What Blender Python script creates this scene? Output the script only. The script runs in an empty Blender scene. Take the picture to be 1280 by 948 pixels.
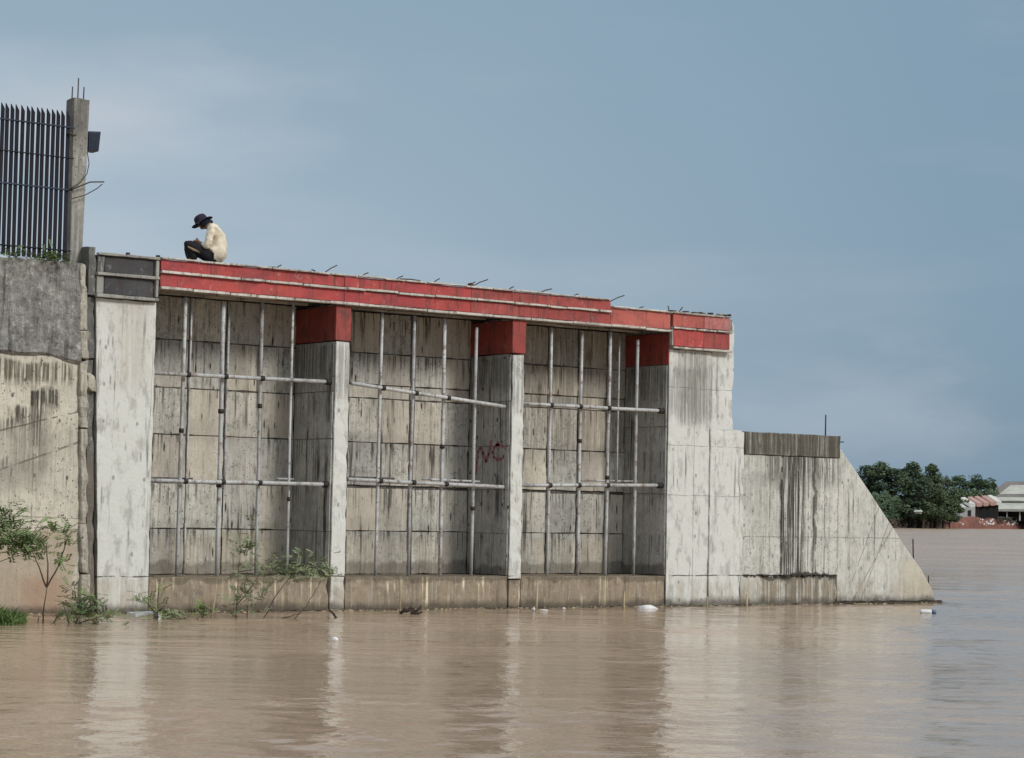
import bpy, bmesh, math, random
from mathutils import Vector, Matrix, noise as mnoise
sc = bpy.context.scene
col = sc.collection
PI = math.pi
rnd = random.Random(7)

# ------------------------------------------------------------------ camera
RX = Vector((0.80175725, -0.59735201, 0.01886521))
UX = Vector((-0.05075447, -0.03660242, 0.9980402))
FX = Vector((0.5954908, 0.80114346, 0.05966454))
CAM = Vector((0, -32.3827, 1.7066))
cd = bpy.data.cameras.new("camera"); cam = bpy.data.objects.new("camera", cd); col.objects.link(cam)
cam.matrix_world = Matrix(((RX.x, UX.x, -FX.x, CAM.x), (RX.y, UX.y, -FX.y, CAM.y), (RX.z, UX.z, -FX.z, CAM.z), (0, 0, 0, 1)))
cd.sensor_width = 36; cd.lens = 2800 / 1280 * 36
cd.clip_start = 0.5; cd.clip_end = 20000
sc.camera = cam

# ------------------------------------------------------------------ sky and sun (overcast)
SUN_EL, SUN_AZ = math.radians(34), math.radians(160)      # azimuth: clockwise from +Y
w = bpy.data.worlds.new("World"); sc.world = w; w.use_nodes = True
nt = w.node_tree; nt.nodes.clear()
def wn(t, **k):
    n = nt.nodes.new(t)
    for a, b in k.items(): setattr(n, a, b)
    return n
def wm(op, a, b=None, c=None, clamp=False):
    n = wn('ShaderNodeMath', operation=op, use_clamp=clamp)
    for i, v in enumerate((a, b, c)):
        if v is None: continue
        if isinstance(v, (int, float)): n.inputs[i].default_value = v
        else: nt.links.new(v, n.inputs[i])
    return n.outputs[0]
def wmix(f, a, b):
    n = wn('ShaderNodeMix', data_type='RGBA')
    for i, v in ((0, f), (6, a), (7, b)):
        if isinstance(v, (int, float)): n.inputs[i].default_value = v
        elif isinstance(v, tuple): n.inputs[i].default_value = (*v, 1)
        else: nt.links.new(v, n.inputs[i])
    return n.outputs[2]
def wramp(v, lo, hi):
    n = wn('ShaderNodeMapRange', interpolation_type='SMOOTHSTEP')
    nt.links.new(v, n.inputs[0]); n.inputs[1].default_value = lo; n.inputs[2].default_value = hi
    return n.outputs[0]
sky = wn('ShaderNodeTexSky', sky_type='NISHITA', sun_disc=False, sun_elevation=SUN_EL, sun_rotation=SUN_AZ,
         altitude=0, air_density=1.0, dust_density=2.0, ozone_density=1.5)
tc = wn('ShaderNodeTexCoord')
sep = wn('ShaderNodeSeparateXYZ'); nt.links.new(tc.outputs['Generated'], sep.inputs[0])
def wnoise(scale, detail, sx=1, sy=1, sz=1, off=0.0, rough=.5):
    m = wn('ShaderNodeMapping'); nt.links.new(tc.outputs['Generated'], m.inputs[0])
    m.inputs['Scale'].default_value = (sx, sy, sz); m.inputs['Location'].default_value = (off, off, off)
    n = wn('ShaderNodeTexNoise'); nt.links.new(m.outputs[0], n.inputs['Vector'])
    n.inputs['Scale'].default_value = scale; n.inputs['Detail'].default_value = detail; n.inputs['Roughness'].default_value = rough
    return n.outputs[0]
el = sep.outputs[2]
dotv = wn('ShaderNodeVectorMath', operation='DOT_PRODUCT'); nt.links.new(tc.outputs['Generated'], dotv.inputs[0])
dotv.inputs[1].default_value = (0.80, -0.60, 0)          # how far round to the north-east the view points
az = dotv.outputs['Value']
SK = 8.6
def K(c): return tuple(v * SK for v in c)
side = wramp(wm('ADD', az, wm('MULTIPLY', wm('SUBTRACT', wnoise(3.0, 3), .5), .25)), -.30, .30)
low = wmix(side, K((.405, .475, .545)), K((.152, .236, .320)))        # near the horizon: pale in one half, slate in the other
high = wmix(side, K((.235, .325, .395)), K((.178, .268, .352)))       # overhead
cl = wmix(wramp(wm('ADD', el, wm('MULTIPLY', wm('SUBTRACT', wnoise(4.0, 3, 1, 1, 2.0, 3.1), .5), .10)), -.02, .27), low, high)
patch = wramp(wnoise(4.2, 4, 1, 1, 4.5, 5.3), .50, .74)
cl = wmix(wm('MULTIPLY', patch, .13), cl, K((.50, .52, .56)))
patch2 = wramp(wnoise(6.5, 4, 1, 1, 4.0, 9.7), .55, .75)
cl = wmix(wm('MULTIPLY', patch2, .14), cl, K((.17, .25, .33)))
def cloud(c, d, r0, r1, colr, amt, sz):
    global nt
    sub = wn('ShaderNodeVectorMath', operation='SUBTRACT'); nt.links.new(tc.outputs['Generated'], sub.inputs[0]); sub.inputs[1].default_value = d
    mp = wn('ShaderNodeMapping'); nt.links.new(sub.outputs[0], mp.inputs[0]); mp.inputs['Scale'].default_value = (1, 1, sz)
    ln = wn('ShaderNodeVectorMath', operation='LENGTH'); nt.links.new(mp.outputs[0], ln.inputs[0])
    q = wm('ADD', ln.outputs['Value'], wm('MULTIPLY', wm('SUBTRACT', wnoise(11, 5, 1, 1, 3.0, 7.7), .5), .16))
    return wmix(wm('MULTIPLY', wramp(q, r1, r0), amt), c, K(colr))
cl = cloud(cl, (.4264, .8878, .1733), .0, .14, (.50, .515, .55), .55, 3.2)
cl = cloud(cl, (.42, .9, .11), .0, .12, (.46, .49, .54), .35, 3.0)
cl = cloud(cl, (.72, .69, .045), .0, .075, (.30, .36, .43), .7, 2.0)
zen = wramp(el, .30, .95)
cl = wmix(zen, cl, K((1.0, 1.04, 1.08)))                               # an overcast sky is brightest overhead
tot = wmix(.93, sky.outputs[0], cl)
bg = wn('ShaderNodeBackground'); bg.inputs[1].default_value = 0.1
nt.links.new(tot, bg.inputs[0])
wo = wn('ShaderNodeOutputWorld'); nt.links.new(bg.outputs[0], wo.inputs[0])

sl = bpy.data.lights.new("sun", 'SUN'); sun = bpy.data.objects.new("sun", sl); col.objects.link(sun)
sl.energy = 1.5; sl.angle = math.radians(14); sl.color = (1.0, .98, .945)
sd = Vector((math.sin(SUN_AZ) * math.cos(SUN_EL), math.cos(SUN_AZ) * math.cos(SUN_EL), math.sin(SUN_EL)))
sun.rotation_euler = sd.to_track_quat('Z', 'Y').to_euler(); sun.location = (0, -30, 60)
sc.view_settings.view_transform = 'Standard'; sc.view_settings.look = 'None'
sc.view_settings.exposure = 0.52; sc.view_settings.gamma = 1

# ------------------------------------------------------------------ material helpers
class NT:
    def __init__(s, name, rough=.9, spec=.3):
        s.m = bpy.data.materials.new(name); s.m.use_nodes = True; s.t = s.m.node_tree
        s.b = s.t.nodes['Principled BSDF']; s.b.inputs['Roughness'].default_value = rough
        s.b.inputs['Specular IOR Level'].default_value = spec
        s.g = s.n('ShaderNodeNewGeometry'); s.pos = s.g.outputs['Position']
    def n(s, t, **k):
        x = s.t.nodes.new(t)
        for a, b in k.items(): setattr(x, a, b)
        return x
    def put(s, sock, v):
        if isinstance(v, (int, float)): sock.default_value = v
        elif isinstance(v, tuple): sock.default_value = (*v, 1) if len(v) == 3 and len(sock.default_value) == 4 else v
        else: s.t.links.new(v, sock)
    def ma(s, op, a, b=0.0, c=0.0, clamp=False):
        x = s.n('ShaderNodeMath', operation=op, use_clamp=clamp)
        for i, v in enumerate((a, b, c)): s.put(x.inputs[i], v)
        return x.outputs[0]
    def vs(s, sc_, off=(0, 0, 0), v=None):
        x = s.n('ShaderNodeMapping'); s.put(x.inputs[0], v or s.pos)
        x.inputs['Scale'].default_value = sc_; x.inputs['Location'].default_value = off
        return x.outputs[0]
    def noise(s, sc_=(1, 1, 1), detail=3, rough=.55, off=(0, 0, 0), dist=0, v=None):
        x = s.n('ShaderNodeTexNoise'); s.put(x.inputs['Vector'], s.vs(sc_, off, v))
        x.inputs['Scale'].default_value = 1; x.inputs['Detail'].default_value = detail
        x.inputs['Roughness'].default_value = rough; x.inputs['Distortion'].default_value = dist
        return x.outputs[0]
    def ramp(s, v, lo, hi, a=0.0, b=1.0):
        x = s.n('ShaderNodeMapRange', interpolation_type='SMOOTHSTEP'); s.put(x.inputs[0], v)
        for i, q in enumerate((lo, hi, a, b)): x.inputs[i + 1].default_value = q
        return x.outputs[0]
    def mix(s, f, a, b, mode='MIX'):
        x = s.n('ShaderNodeMix', data_type='RGBA', blend_type=mode)
        s.put(x.inputs[0], f); s.put(x.inputs[6], a); s.put(x.inputs[7], b)
        return x.outputs[2]
    def xyz(s):
        x = s.n('ShaderNodeSeparateXYZ'); s.put(x.inputs[0], s.pos); return x.outputs
    def rand(s): return s.n('ShaderNodeObjectInfo').outputs['Random']
    def bump(s, h, dist=.01, strength=1):
        x = s.n('ShaderNodeBump'); s.put(x.inputs['Height'], h); x.inputs['Distance'].default_value = dist
        x.inputs['Strength'].default_value = strength; s.t.links.new(x.outputs[0], s.b.inputs['Normal'])
    def out(s, c):
        s.put(s.b.inputs['Base Color'], c); return s.m

def concrete(name, c1, c2, c3, streak=.5, sc_col=(.07, .065, .055), sthr=(.56, .70), drip=.0, drip_col=(.6, .52, .38),
             holes=0.0, rv=.1, masks=(), jx=-99, front=None, joints=(), seed=0.0, bump=.018, hole_col=(.03, .028, .024), stz=.45, mott=.6, hue=None, fsk=1.0, rows=0):
    """weathered concrete in world coordinates; masks = stains with a shape of their own"""
    N = NT(name, .92, .2); X, Y, Z = N.xyz(); o = (seed, seed * .7, seed * 1.3)
    big = N.noise((.8, .8, .8), 4, .6, o); mid = N.noise((3.5, 3.5, 3.0), 5, .65, o); fine = N.noise((28, 28, 24), 4, .7, o)
    c = N.mix(N.ramp(big, .35, .65), c1, c2)
    c = N.mix(N.ma('MULTIPLY', N.ramp(mid, .42, .68), .7), c, c3)
    c = N.mix(N.ramp(fine, .25, .75, 0, .35), c, N.mix(.5, c, (.09, .085, .075)))
    m2 = N.noise((10, 10, 7), 6, .78, (o[0] + 2, 5, o[2]))
    c = N.mix(N.ma('MULTIPLY', N.ramp(m2, .50, .66), mott), c, N.mix(.55, c3, (.07, .065, .055)))
    c = N.mix(N.ramp(m2, .46, .34, 0, mott * .6), c, N.mix(.6, c1, (.72, .70, .64)))
    fs = N.noise((30, 30, 1.3), 4, .65, (o[0] + 21, 0, 0))
    c = N.mix(N.ramp(fs, .53, .68, 0, mott * .75 * fsk), c, (.13, .12, .10)); c = N.mix(N.ramp(fs, .44, .32, 0, mott * .6 * fsk), c, (.66, .63, .56))
    pv = N.n('ShaderNodeTexVoronoi', feature='F1'); N.put(pv.inputs['Vector'], N.vs((17, 17, 15), (o[0], 1, 0)))
    pv.inputs['Scale'].default_value = 1; ps = N.n('ShaderNodeSeparateColor'); N.put(ps.inputs[0], pv.outputs['Color'])
    c = N.mix(N.ma('MULTIPLY', N.ramp(pv.outputs['Distance'], .26, .12), N.ramp(ps.outputs[1], .80, .83, 0, .8)), c, hole_col)
    sp = N.noise((16, 16, 9), 2, .6, (o[0] + 9, 2, 3))
    c = N.mix(N.ramp(sp, .66, .76, 0, .45), c, (.62, .60, .55))
    if hue:
        r2 = N.n('ShaderNodeMath', operation='FRACT'); N.put(r2.inputs[0], N.ma('MULTIPLY', N.rand(), 7.31)); c = N.mix(N.ramp(r2.outputs[0], .3, .9, 0, .5), c, hue)
    if rv:
        r = N.rand(); c = N.mix(1.0, c, N.mix(r, (1 - rv, 1 - rv, 1 - rv * .8), (1 + rv, 1 + rv * .96, 1 + rv * .85)), 'MULTIPLY')
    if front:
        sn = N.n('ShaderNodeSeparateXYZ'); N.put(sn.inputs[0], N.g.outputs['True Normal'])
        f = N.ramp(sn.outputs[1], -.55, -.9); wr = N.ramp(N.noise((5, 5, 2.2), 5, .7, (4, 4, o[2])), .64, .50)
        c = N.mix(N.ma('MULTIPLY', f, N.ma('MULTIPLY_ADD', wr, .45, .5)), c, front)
    s1 = N.noise((9, 9, stz), 4, .6, (o[0] + 3, 0, 0), .15); s2 = N.noise((1.1, 1.1, .9), 3, .5, (o[0] + 7, 0, 1))
    st = N.ma('MULTIPLY', N.ramp(s1, *sthr), N.ramp(s2, .40, .62))
    c = N.mix(N.ma('MULTIPLY', st, streak), c, sc_col)
    if drip:
        d1 = N.noise((13, 13, .35), 3, .55, (o[0] + 13, 0, 5)); d2 = N.noise((2.2, 2.2, 1.5), 2, .5, (1, o[0], 2))
        c = N.mix(N.ma('MULTIPLY', N.ma('MULTIPLY', N.ramp(d1, .57, .64), N.ramp(d2, .42, .6)), drip), c, drip_col)
    if holes:
        v = N.n('ShaderNodeTexVoronoi', feature='F1'); N.put(v.inputs['Vector'], N.vs((5.2, 5.2, 3.4), (o[0], 0, 0)))
        v.inputs['Scale'].default_value = 1; v.inputs['Randomness'].default_value = .55
        sx = N.n('ShaderNodeSeparateColor'); N.put(sx.inputs[0], v.outputs['Color'])
        h = N.ma('MULTIPLY', N.ramp(v.outputs['Distance'], .17, .09), N.ramp(sx.outputs[0], .50, .52))
        c = N.mix(N.ma('MULTIPLY', h, holes), c, hole_col)
        v2 = N.n('ShaderNodeTexVoronoi', feature='F1'); N.put(v2.inputs['Vector'], N.vs((14, 14, 2.6), (o[0], 0, 4)))
        v2.inputs['Scale'].default_value = 1
        sx = N.n('ShaderNodeSeparateColor'); N.put(sx.inputs[0], v2.outputs['Color'])
        h = N.ma('MULTIPLY', N.ramp(v2.outputs['Distance'], .32, .16), N.ramp(sx.outputs[0], .66, .68)); h = N.ma('MULTIPLY', h, N.ramp(N.noise((1.7, 1.7, 1.7), 3, .6, (o[0], 8, 8)), .44, .56))
        c = N.mix(N.ma('MULTIPLY', h, holes * .95), c, hole_col)
    if rows:       # weeps that start at the joint above each row of panels
        fr = N.n('ShaderNodeMath', operation='FRACT'); N.put(fr.inputs[0], N.ma('DIVIDE', N.ma('SUBTRACT', Z, .55), .79))
        wn_ = N.noise((19, 19, .25), 4, .6, (o[0] + 31, 0, 0)); L_ = N.noise((3, 3, .7), 2, .5, (o[0], 6, 0))
        gg = N.ma('MULTIPLY', N.ramp(N.ma('ADD', fr.outputs[0], N.ma('MULTIPLY', N.ma('SUBTRACT', L_, .5), 1.6)), .45, .95), N.ramp(wn_, .545, .60))
        c = N.mix(N.ma('MULTIPLY', gg, rows), c, (.045, .04, .034))
    hb = N.ma('ADD', N.ma('MULTIPLY', mid, .9), N.ma('MULTIPLY', fine, .35))
    wob = N.ma('MULTIPLY', N.ma('SUBTRACT', N.noise((2.5, 2.5, 2.5), 3, .6, (5, 5, 5)), .5), .35)
    for (x0, x1, z0, z1, soft, amt, mc, streaky) in masks:
        zz = N.ma('ADD', Z, wob); xx = N.ma('ADD', X, wob)
        g = N.ma('MULTIPLY', N.ramp(xx, x0 - soft, x0 + soft), N.ramp(xx, x1 + soft, x1 - soft))
        g = N.ma('MULTIPLY', g, N.ma('MULTIPLY', N.ramp(zz, z0 - soft, z0 + soft), N.ramp(zz, z1 + soft * .5, z1 - soft * .5)))
        if streaky:
            sn_ = N.noise((21, 21, .45), 5, .65, (x0, 0, z0)); g = N.ma('MULTIPLY', g, N.ramp(sn_, .475 - streaky * .06, .555))
        c = N.mix(N.ma('MULTIPLY', g, amt), c, mc)
    for (kind, a, b, slope, wdt, amt, jc) in joints:      # thin cracks, seams and slanting pour lines
        if kind in 'zZ':
            d = N.ma('SUBTRACT', N.ma('ADD', Z, N.ma('MULTIPLY', wob, .15)), N.ma('MULTIPLY_ADD', N.ma('SUBTRACT', X, a), slope, b))
        else:
            d = N.ma('SUBTRACT', N.ma('ADD', X, N.ma('MULTIPLY', wob, .06)), a)
        g = N.ramp(N.ma('ABSOLUTE', d), wdt, wdt * .4)
        g = N.ma('MULTIPLY', g, N.ramp(N.noise((4, 4, 4), 2, .6, (a, b, 1)), .36, .5))
        if kind == 'z': g = N.ma('MULTIPLY', g, N.ramp(X, jx, jx + .01))
        if kind == 'x': g = N.ma('MULTIPLY', g, N.ramp(Z, b, b + .05))
        c = N.mix(N.ma('MULTIPLY', g, amt), c, jc); hb = N.ma('SUBTRACT', hb, N.ma('MULTIPLY', g, .6))
    wet = N.ramp(N.ma('ADD', Z, N.ma('MULTIPLY', wob, .9)), .20, .03)
    silt = N.ma('MULTIPLY', N.ramp(N.ma('ADD', Z, wob), .62, .30), N.ramp(N.noise((6, 6, 1.5), 4, .65, (3, 3, 3)), .40, .58)); c = N.mix(N.ma('MULTIPLY', silt, .4), c, (.34, .265, .18))
    c = N.mix(N.ma('MULTIPLY', wet, .8), c, (.075, .062, .048))
    N.bump(hb, bump); return N.out(c)

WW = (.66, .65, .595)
M = {}
bdrt = (.30, .235, .16)
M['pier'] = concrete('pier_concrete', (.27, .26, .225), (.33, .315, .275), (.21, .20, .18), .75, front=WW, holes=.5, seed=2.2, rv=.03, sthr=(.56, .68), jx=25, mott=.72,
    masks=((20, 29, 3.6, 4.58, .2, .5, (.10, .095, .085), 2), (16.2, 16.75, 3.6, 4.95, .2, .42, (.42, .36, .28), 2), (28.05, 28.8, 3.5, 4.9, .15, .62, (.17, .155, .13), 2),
           (15.8, 24.6, -.2, .55, .03, .35, (.36, .30, .21), 1)),
    joints=(('Z', 16, .575, 0, .014, .85, (.10, .085, .065)), ('z', 28, 4.15, 0, .010, .14, (.2, .19, .17)), ('z', 28, 3.05, 0, .009, .2, (.2, .19, .17)), ('z', 28, 2.1, 0, .01, .2, (.25, .24, .2)), ('x', 28.45, -1, 0, .008, .5, (.22, .21, .18))))
M['panel'] = concrete('panel_concrete', (.60, .575, .50), (.53, .515, .46), (.43, .41, .36), .85, (.05, .046, .038), (.555, .65), drip=.6, drip_col=(.66, .62, .52), holes=1.0, seed=5.1, rv=.14, mott=.85, hue=(.56, .48, .37), rows=.72,
    joints=tuple(('x', x_, .57, 0, w_, .85, (.06, .055, .045)) for x_, w_ in ((18.20, .014), (18.92, .018), (19.62, .010), (21.42, .020), (22.06, .024), (22.74, .022), (23.44, .018), (25.32, .012), (25.89, .016), (26.62, .022), (27.32, .024))),
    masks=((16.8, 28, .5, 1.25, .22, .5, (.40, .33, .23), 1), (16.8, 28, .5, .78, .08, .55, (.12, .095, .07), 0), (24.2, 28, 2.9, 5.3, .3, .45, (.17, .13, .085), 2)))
M['side'] = concrete('side_concrete', (.50, .485, .44), (.42, .41, .375), (.32, .31, .28), .95, (.035, .032, .028), (.52, .62), drip=.5, drip_col=(.42, .40, .35), holes=.9, seed=8.4, rv=.08, stz=.22, rows=.6,
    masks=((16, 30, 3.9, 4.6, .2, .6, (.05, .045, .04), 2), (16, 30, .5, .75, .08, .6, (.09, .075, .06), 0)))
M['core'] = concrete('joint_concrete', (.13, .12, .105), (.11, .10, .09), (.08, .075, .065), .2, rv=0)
M['footing'] = concrete('footing_concrete', (.35, .275, .19), (.30, .24, .17), (.23, .185, .14), .7, (.07, .055, .04), (.54, .64), drip=1.0, drip_col=(.74, .64, .44), seed=3.3, rv=.0, holes=.2,
    masks=((16.9, 27.8, .48, .62, .03, .6, (.10, .08, .055), 0),))
M['wing'] = concrete('wing_concrete', (.64, .62, .55), (.56, .545, .485), (.43, .42, .37), .85, (.12, .11, .09), (.56, .70), drip=.6, drip_col=(.64, .62, .56), holes=.5, seed=6.6, rv=.03,
    masks=((30.72, 31.40, .45, 3.0, .10, .92, (.05, .045, .037), 1), (30.75, 31.0, .5, 3.0, .05, .7, (.05, .045, .037), 2), (31.6, 31.72, .5, 3.0, .04, .8, (.05, .045, .04), 2), (30.3, 32.35, 2.4, 3.4, .25, .75, (.08, .075, .06), 1), (29.9, 30.7, 1.2, 3.0, .3, .30, (.20, .19, .16), 2), 
           (30.1, 32.3, .50, .60, .03, .9, (.05, .042, .032), 0), (30.2, 32.3, .02, .50, .05, .8, (.13, .10, .06), 2), (34.2, 35.3, .05, .9, .3, .5, (.55, .48, .34), 0), (29, 30.1, -.1, .5, .1, .5, (.46, .40, .29), 1)),
    joints=(('x', 30.77, .57, 0, .035, .9, (.05, .045, .04)), ('x', 30.98, .57, 0, .02, .8, (.06, .05, .04)), ('x', 31.22, .57, 0, .028, .85, (.05, .045, .04)), ('x', 31.36, .57, 0, .014, .7, (.07, .06, .05)), ('x', 31.50, .57, 0, .010, .8, (.06, .05, .04)), ('x', 31.10, .57, 0, .010, .9, (.04, .04, .03)), ('x', 31.95, .57, 0, .016, .6, (.10, .09, .07)), ('x', 30.45, .57, 0, .012, .5, (.14, .13, .1)), ('x', 32.33, .6, 0, .012, .7, (.14, .13, .11)), ('x', 31.65, .57, 0, .012, .8, (.05, .05, .04)), ('z', 33, 1.33, 0, .01, .35, (.25, .24, .2)),
            ('z', 33, .9, 2.0, .02, .55, (.16, .15, .12)), ('z', 33.5, 1.0, 2.0, .025, .5, (.20, .19, .15)), ('z', 32.9, .2, 1.3, .02, .45, (.16, .15, .12))))
M['cap'] = concrete('cap_concrete', (.50, .475, .41), (.36, .34, .29), (.20, .185, .155), .9, (.035, .03, .025), (.48, .60), drip=.9, drip_col=(.50, .46, .36), seed=1.4, rv=0, mott=.9, masks=((29.7, 32.5, 2.9, 3.5, .1, .9, (.07, .063, .05), 3), (30.0, 31.0, 2.9, 3.5, .2, .5, (.09, .08, .06), 0), (31.2, 31.7, 2.9, 3.5, .15, .6, (.08, .07, .055), 0), (32.0, 32.4, 2.9, 3.5, .1, .6, (.09, .08, .06), 0)))
M['upper'] = concrete('rough_render', (.31, .295, .265), (.25, .24, .22), (.17, .163, .15), .8, (.06, .057, .05), (.52, .66), drip=.5, drip_col=(.40, .385, .34), holes=.4, seed=4.7, rv=0, bump=.06, mott=1.0, fsk=.25)
M['lower'] = concrete('left_wall_concrete', (.66, .60, .48), (.60, .55, .45), (.50, .46, .38), .5, (.14, .12, .09), (.56, .70), drip=.5, drip_col=(.58, .54, .45), holes=.75, seed=9.2, rv=0,
    masks=((14.0, 15.45, 3.6, 3.92, .09, .9, (.10, .085, .06), 1), (14.78, 15.02, 2.6, 3.5, .06, .92, (.07, .065, .055), 1), (13, 14.5, 2.78, 3.0, .08, .95, (.08, .07, .055), 1), (14.4, 14.8, 2.95, 3.2, .08, .95, (.07, .06, .05), 1), (14.7, 15.25, 3.22, 3.5, .07, .95, (.05, .045, .035), 1), (14.5, 15.1, 2.2, 3.0, .15, .7, (.16, .14, .11), 2), (13, 15.5, 2.35, 2.9, .2, .45, (.3, .27, .22), 2), (13, 15, 1.95, 2.35, .15, .55, (.24, .22, .18), 0),
           (13, 15.6, -.5, 1.30, .10, .72, (.36, .28, .195), 0), (14.75, 15.4, -.5, .55, .22, .55, (.36, .20, .13), 0)),
    joints=(('z', 14.2, 2.80, .27, .014, .75, (.16, .14, .10)), ('z', 14.2, 2.18, .36, .022, .75, (.17, .15, .12)), ('z', 14, 1.32, 0, .010, .5, (.2, .16, .11)), ('x', 14.83, 1.32, 0, .010, .35, (.2, .17, .13)), ('z', 14, 1.52, -.02, .010, .3, (.2, .17, .13))))
M['pilaster'] = concrete('pilaster_concrete', (.50, .45, .36), (.42, .38, .31), (.30, .28, .24), .7, (.09, .08, .065), (.54, .66), drip=.5, seed=7.7, rv=.05, holes=.5, bump=.03)
M['post'] = concrete('post_concrete', (.17, .165, .155), (.13, .127, .12), (.10, .098, .09), .7, seed=2.9, rv=.05,
    masks=((15, 16.5, -.5, 2.5, .5, .5, (.19, .15, .11), 0),))
M['column'] = concrete('column_concrete', (.30, .285, .25), (.23, .22, .20), (.40, .38, .33), .8, (.06, .055, .05), (.52, .66), drip=.5, drip_col=(.45, .43, .38), holes=.3, seed=3.8, rv=0,
    masks=((14, 17, 7.5, 8.3, .25, .45, (.07, .065, .06), 0),))

def paint(name, c1, c2, worn, wear=.5, stain=.5, rough=.55, rv=.08, seed=0., wthr=(.58, .70)):
    N = NT(name, rough, .35); big = N.noise((1.3, 1.3, 1.6), 4, .6, (seed, 0, 0)); mid = N.noise((7, 7, 7), 5, .7, (0, seed, 0))
    fine = N.noise((45, 45, 45), 3, .7)
    c = N.mix(N.ramp(big, .35, .65), c1, c2)
    c = N.mix(N.ma('MULTIPLY', N.ramp(mid, *wthr), wear), c, worn)
    s = N.noise((12, 12, 1.6), 5, .7, (seed + 4, 0, 0)); c = N.mix(N.ma('MULTIPLY', N.ramp(s, .52, .66), stain), c, (.06, .035, .028))
    gm = N.noise((3, 3, 3), 4, .65, (seed, 9, 0)); c = N.mix(N.ma('MULTIPLY', N.ramp(gm, .46, .66), stain * .95), c, N.mix(.6, c, (.06, .035, .03)))
    c = N.mix(N.ramp(fine, .3, .7, 0, .22), c, (.06, .04, .035))
    if rv: c = N.mix(1.0, c, N.mix(N.rand(), (1 - rv,) * 3, (1 + rv,) * 3), 'MULTIPLY')
    N.bump(N.ma('ADD', mid, fine), .004); return N.out(c)
M['red_a'] = paint('red_paint_bright', (.50, .070, .055), (.42, .050, .055), (.58, .26, .20), .7, .6, seed=1)
M['red_b'] = paint('red_paint_dull', (.36, .06, .05), (.42, .075, .062), (.46, .2, .17), .7, .65, seed=3)
M['red_c'] = paint('red_paint_faded', (.52, .13, .095), (.46, .10, .08), (.62, .36, .29), .8, .55, seed=5)
M['red_d'] = paint('red_paint_chalky', (.50, .12, .10), (.55, .20, .18), (.62, .40, .36), .8, .5, seed=7)
M['red_cap'] = paint('red_paint_pier', (.36, .06, .045), (.29, .045, .036), (.42, .17, .13), .5, .85, seed=9)  # grime, with extra stain painted in for the overhang's shade on the sides
M['white_edge'] = paint('chipped_white_edge', (.66, .61, .54), (.58, .53, .46), (.30, .26, .22), .7, .6, .8, .12, 2, (.54, .64))
M['black_panel'] = paint('black_stained_panel', (.050, .052, .055), (.075, .077, .078), (.20, .20, .19), .8, .5, .85, .05, 6, (.56, .70))
M['grey_edge'] = paint('grey_frame_edge', (.40, .39, .35), (.34, .33, .29), (.16, .15, .13), .7, .6, .8, .1, 8, (.54, .66))
M['plank'] = paint('soffit_plank', (.50, .455, .38), (.40, .36, .30), (.20, .17, .14), .6, .5, .85, .2, 11)
M['steel'] = paint('galvanised_pipe', (.60, .60, .58), (.48, .48, .46), (.22, .14, .09), .75, .5, .55, .15, 12, (.55, .63))
M['steel_dark'] = paint('weathered_dark_pipe', (.15, .14, .13), (.11, .10, .09), (.3, .29, .27), .5, .5, .7, .1, 13)
M['iron'] = paint('rusty_rebar', (.065, .048, .038), (.045, .035, .03), (.13, .07, .045), .5, .3, .8, .1, 14)
M['fence_blue'] = paint('dark_fence_paint', (.007, .009, .016), (.010, .013, .022), (.02, .024, .035), .3, .2, .95, .1, 15)
M['rail_blue'] = paint('fence_rail_paint', (.03, .04, .07), (.05, .065, .10), (.10, .12, .16), .4, .2, .5, 0, 16)
M['box_blue'] = paint('dark_blue_casing', (.012, .022, .05), (.02, .035, .075), (.05, .07, .12), .3, .1, .4, 0, 17)
M['lens'] = paint('dark_glass_front', (.02, .03, .045), (.025, .035, .05), (.04, .05, .06), .2, .1, .12, 0, 18)
M['black'] = paint('black_clamp', (.02, .018, .016), (.03, .026, .022), (.06, .05, .04), .4, .2, .7, 0, 19)
M['graffiti'] = paint('red_spray_paint', (.46, .17, .18), (.40, .15, .16), (.38, .31, .28), 1.0, .2, .7, 0, 20)
M['foam'] = paint('white_foam', (.80, .80, .78), (.72, .72, .69), (.5, .48, .42), .3, .1, .6, 0, 21)
M['cap_blue'] = paint('blue_plastic', (.05, .13, .22), (.04, .10, .18), (.1, .15, .2), .2, 0, .4, 0, 22)
M['bamboo'] = paint('bamboo_stake', (.50, .40, .24), (.42, .33, .20), (.22, .17, .1), .4, .4, .7, .1, 23)
M['drift'] = paint('wet_driftwood', (.08, .055, .038), (.06, .04, .03), (.15, .11, .08), .4, .2, .8, .1, 24)
M['bark'] = paint('bark', (.10, .072, .05), (.075, .055, .04), (.16, .12, .09), .4, .2, .9, .1, 25)
def cloth(name, c1, c2, rough=.9):
    N = NT(name, rough, .1); n = N.noise((14, 14, 14), 4, .6); f = N.noise((120, 120, 120), 2)
    N.bump(N.ma('ADD', n, N.ma('MULTIPLY', f, .2)), .012); return N.out(N.mix(N.ramp(n, .35, .65), c1, c2))
M['shirt'] = cloth('cream_cotton', (.72, .64, .50), (.62, .54, .41))
M['trouser'] = cloth('black_trouser_cloth', (.016, .015, .018), (.024, .022, .026))
M['hat'] = cloth('dark_felt_hat', (.040, .030, .048), (.030, .024, .038))
M['scarf'] = cloth('dark_head_cloth', (.020, .024, .036), (.014, .018, .028))
M['skin'] = cloth('brown_skin', (.30, .16, .10), (.26, .14, .085), .6)
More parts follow.
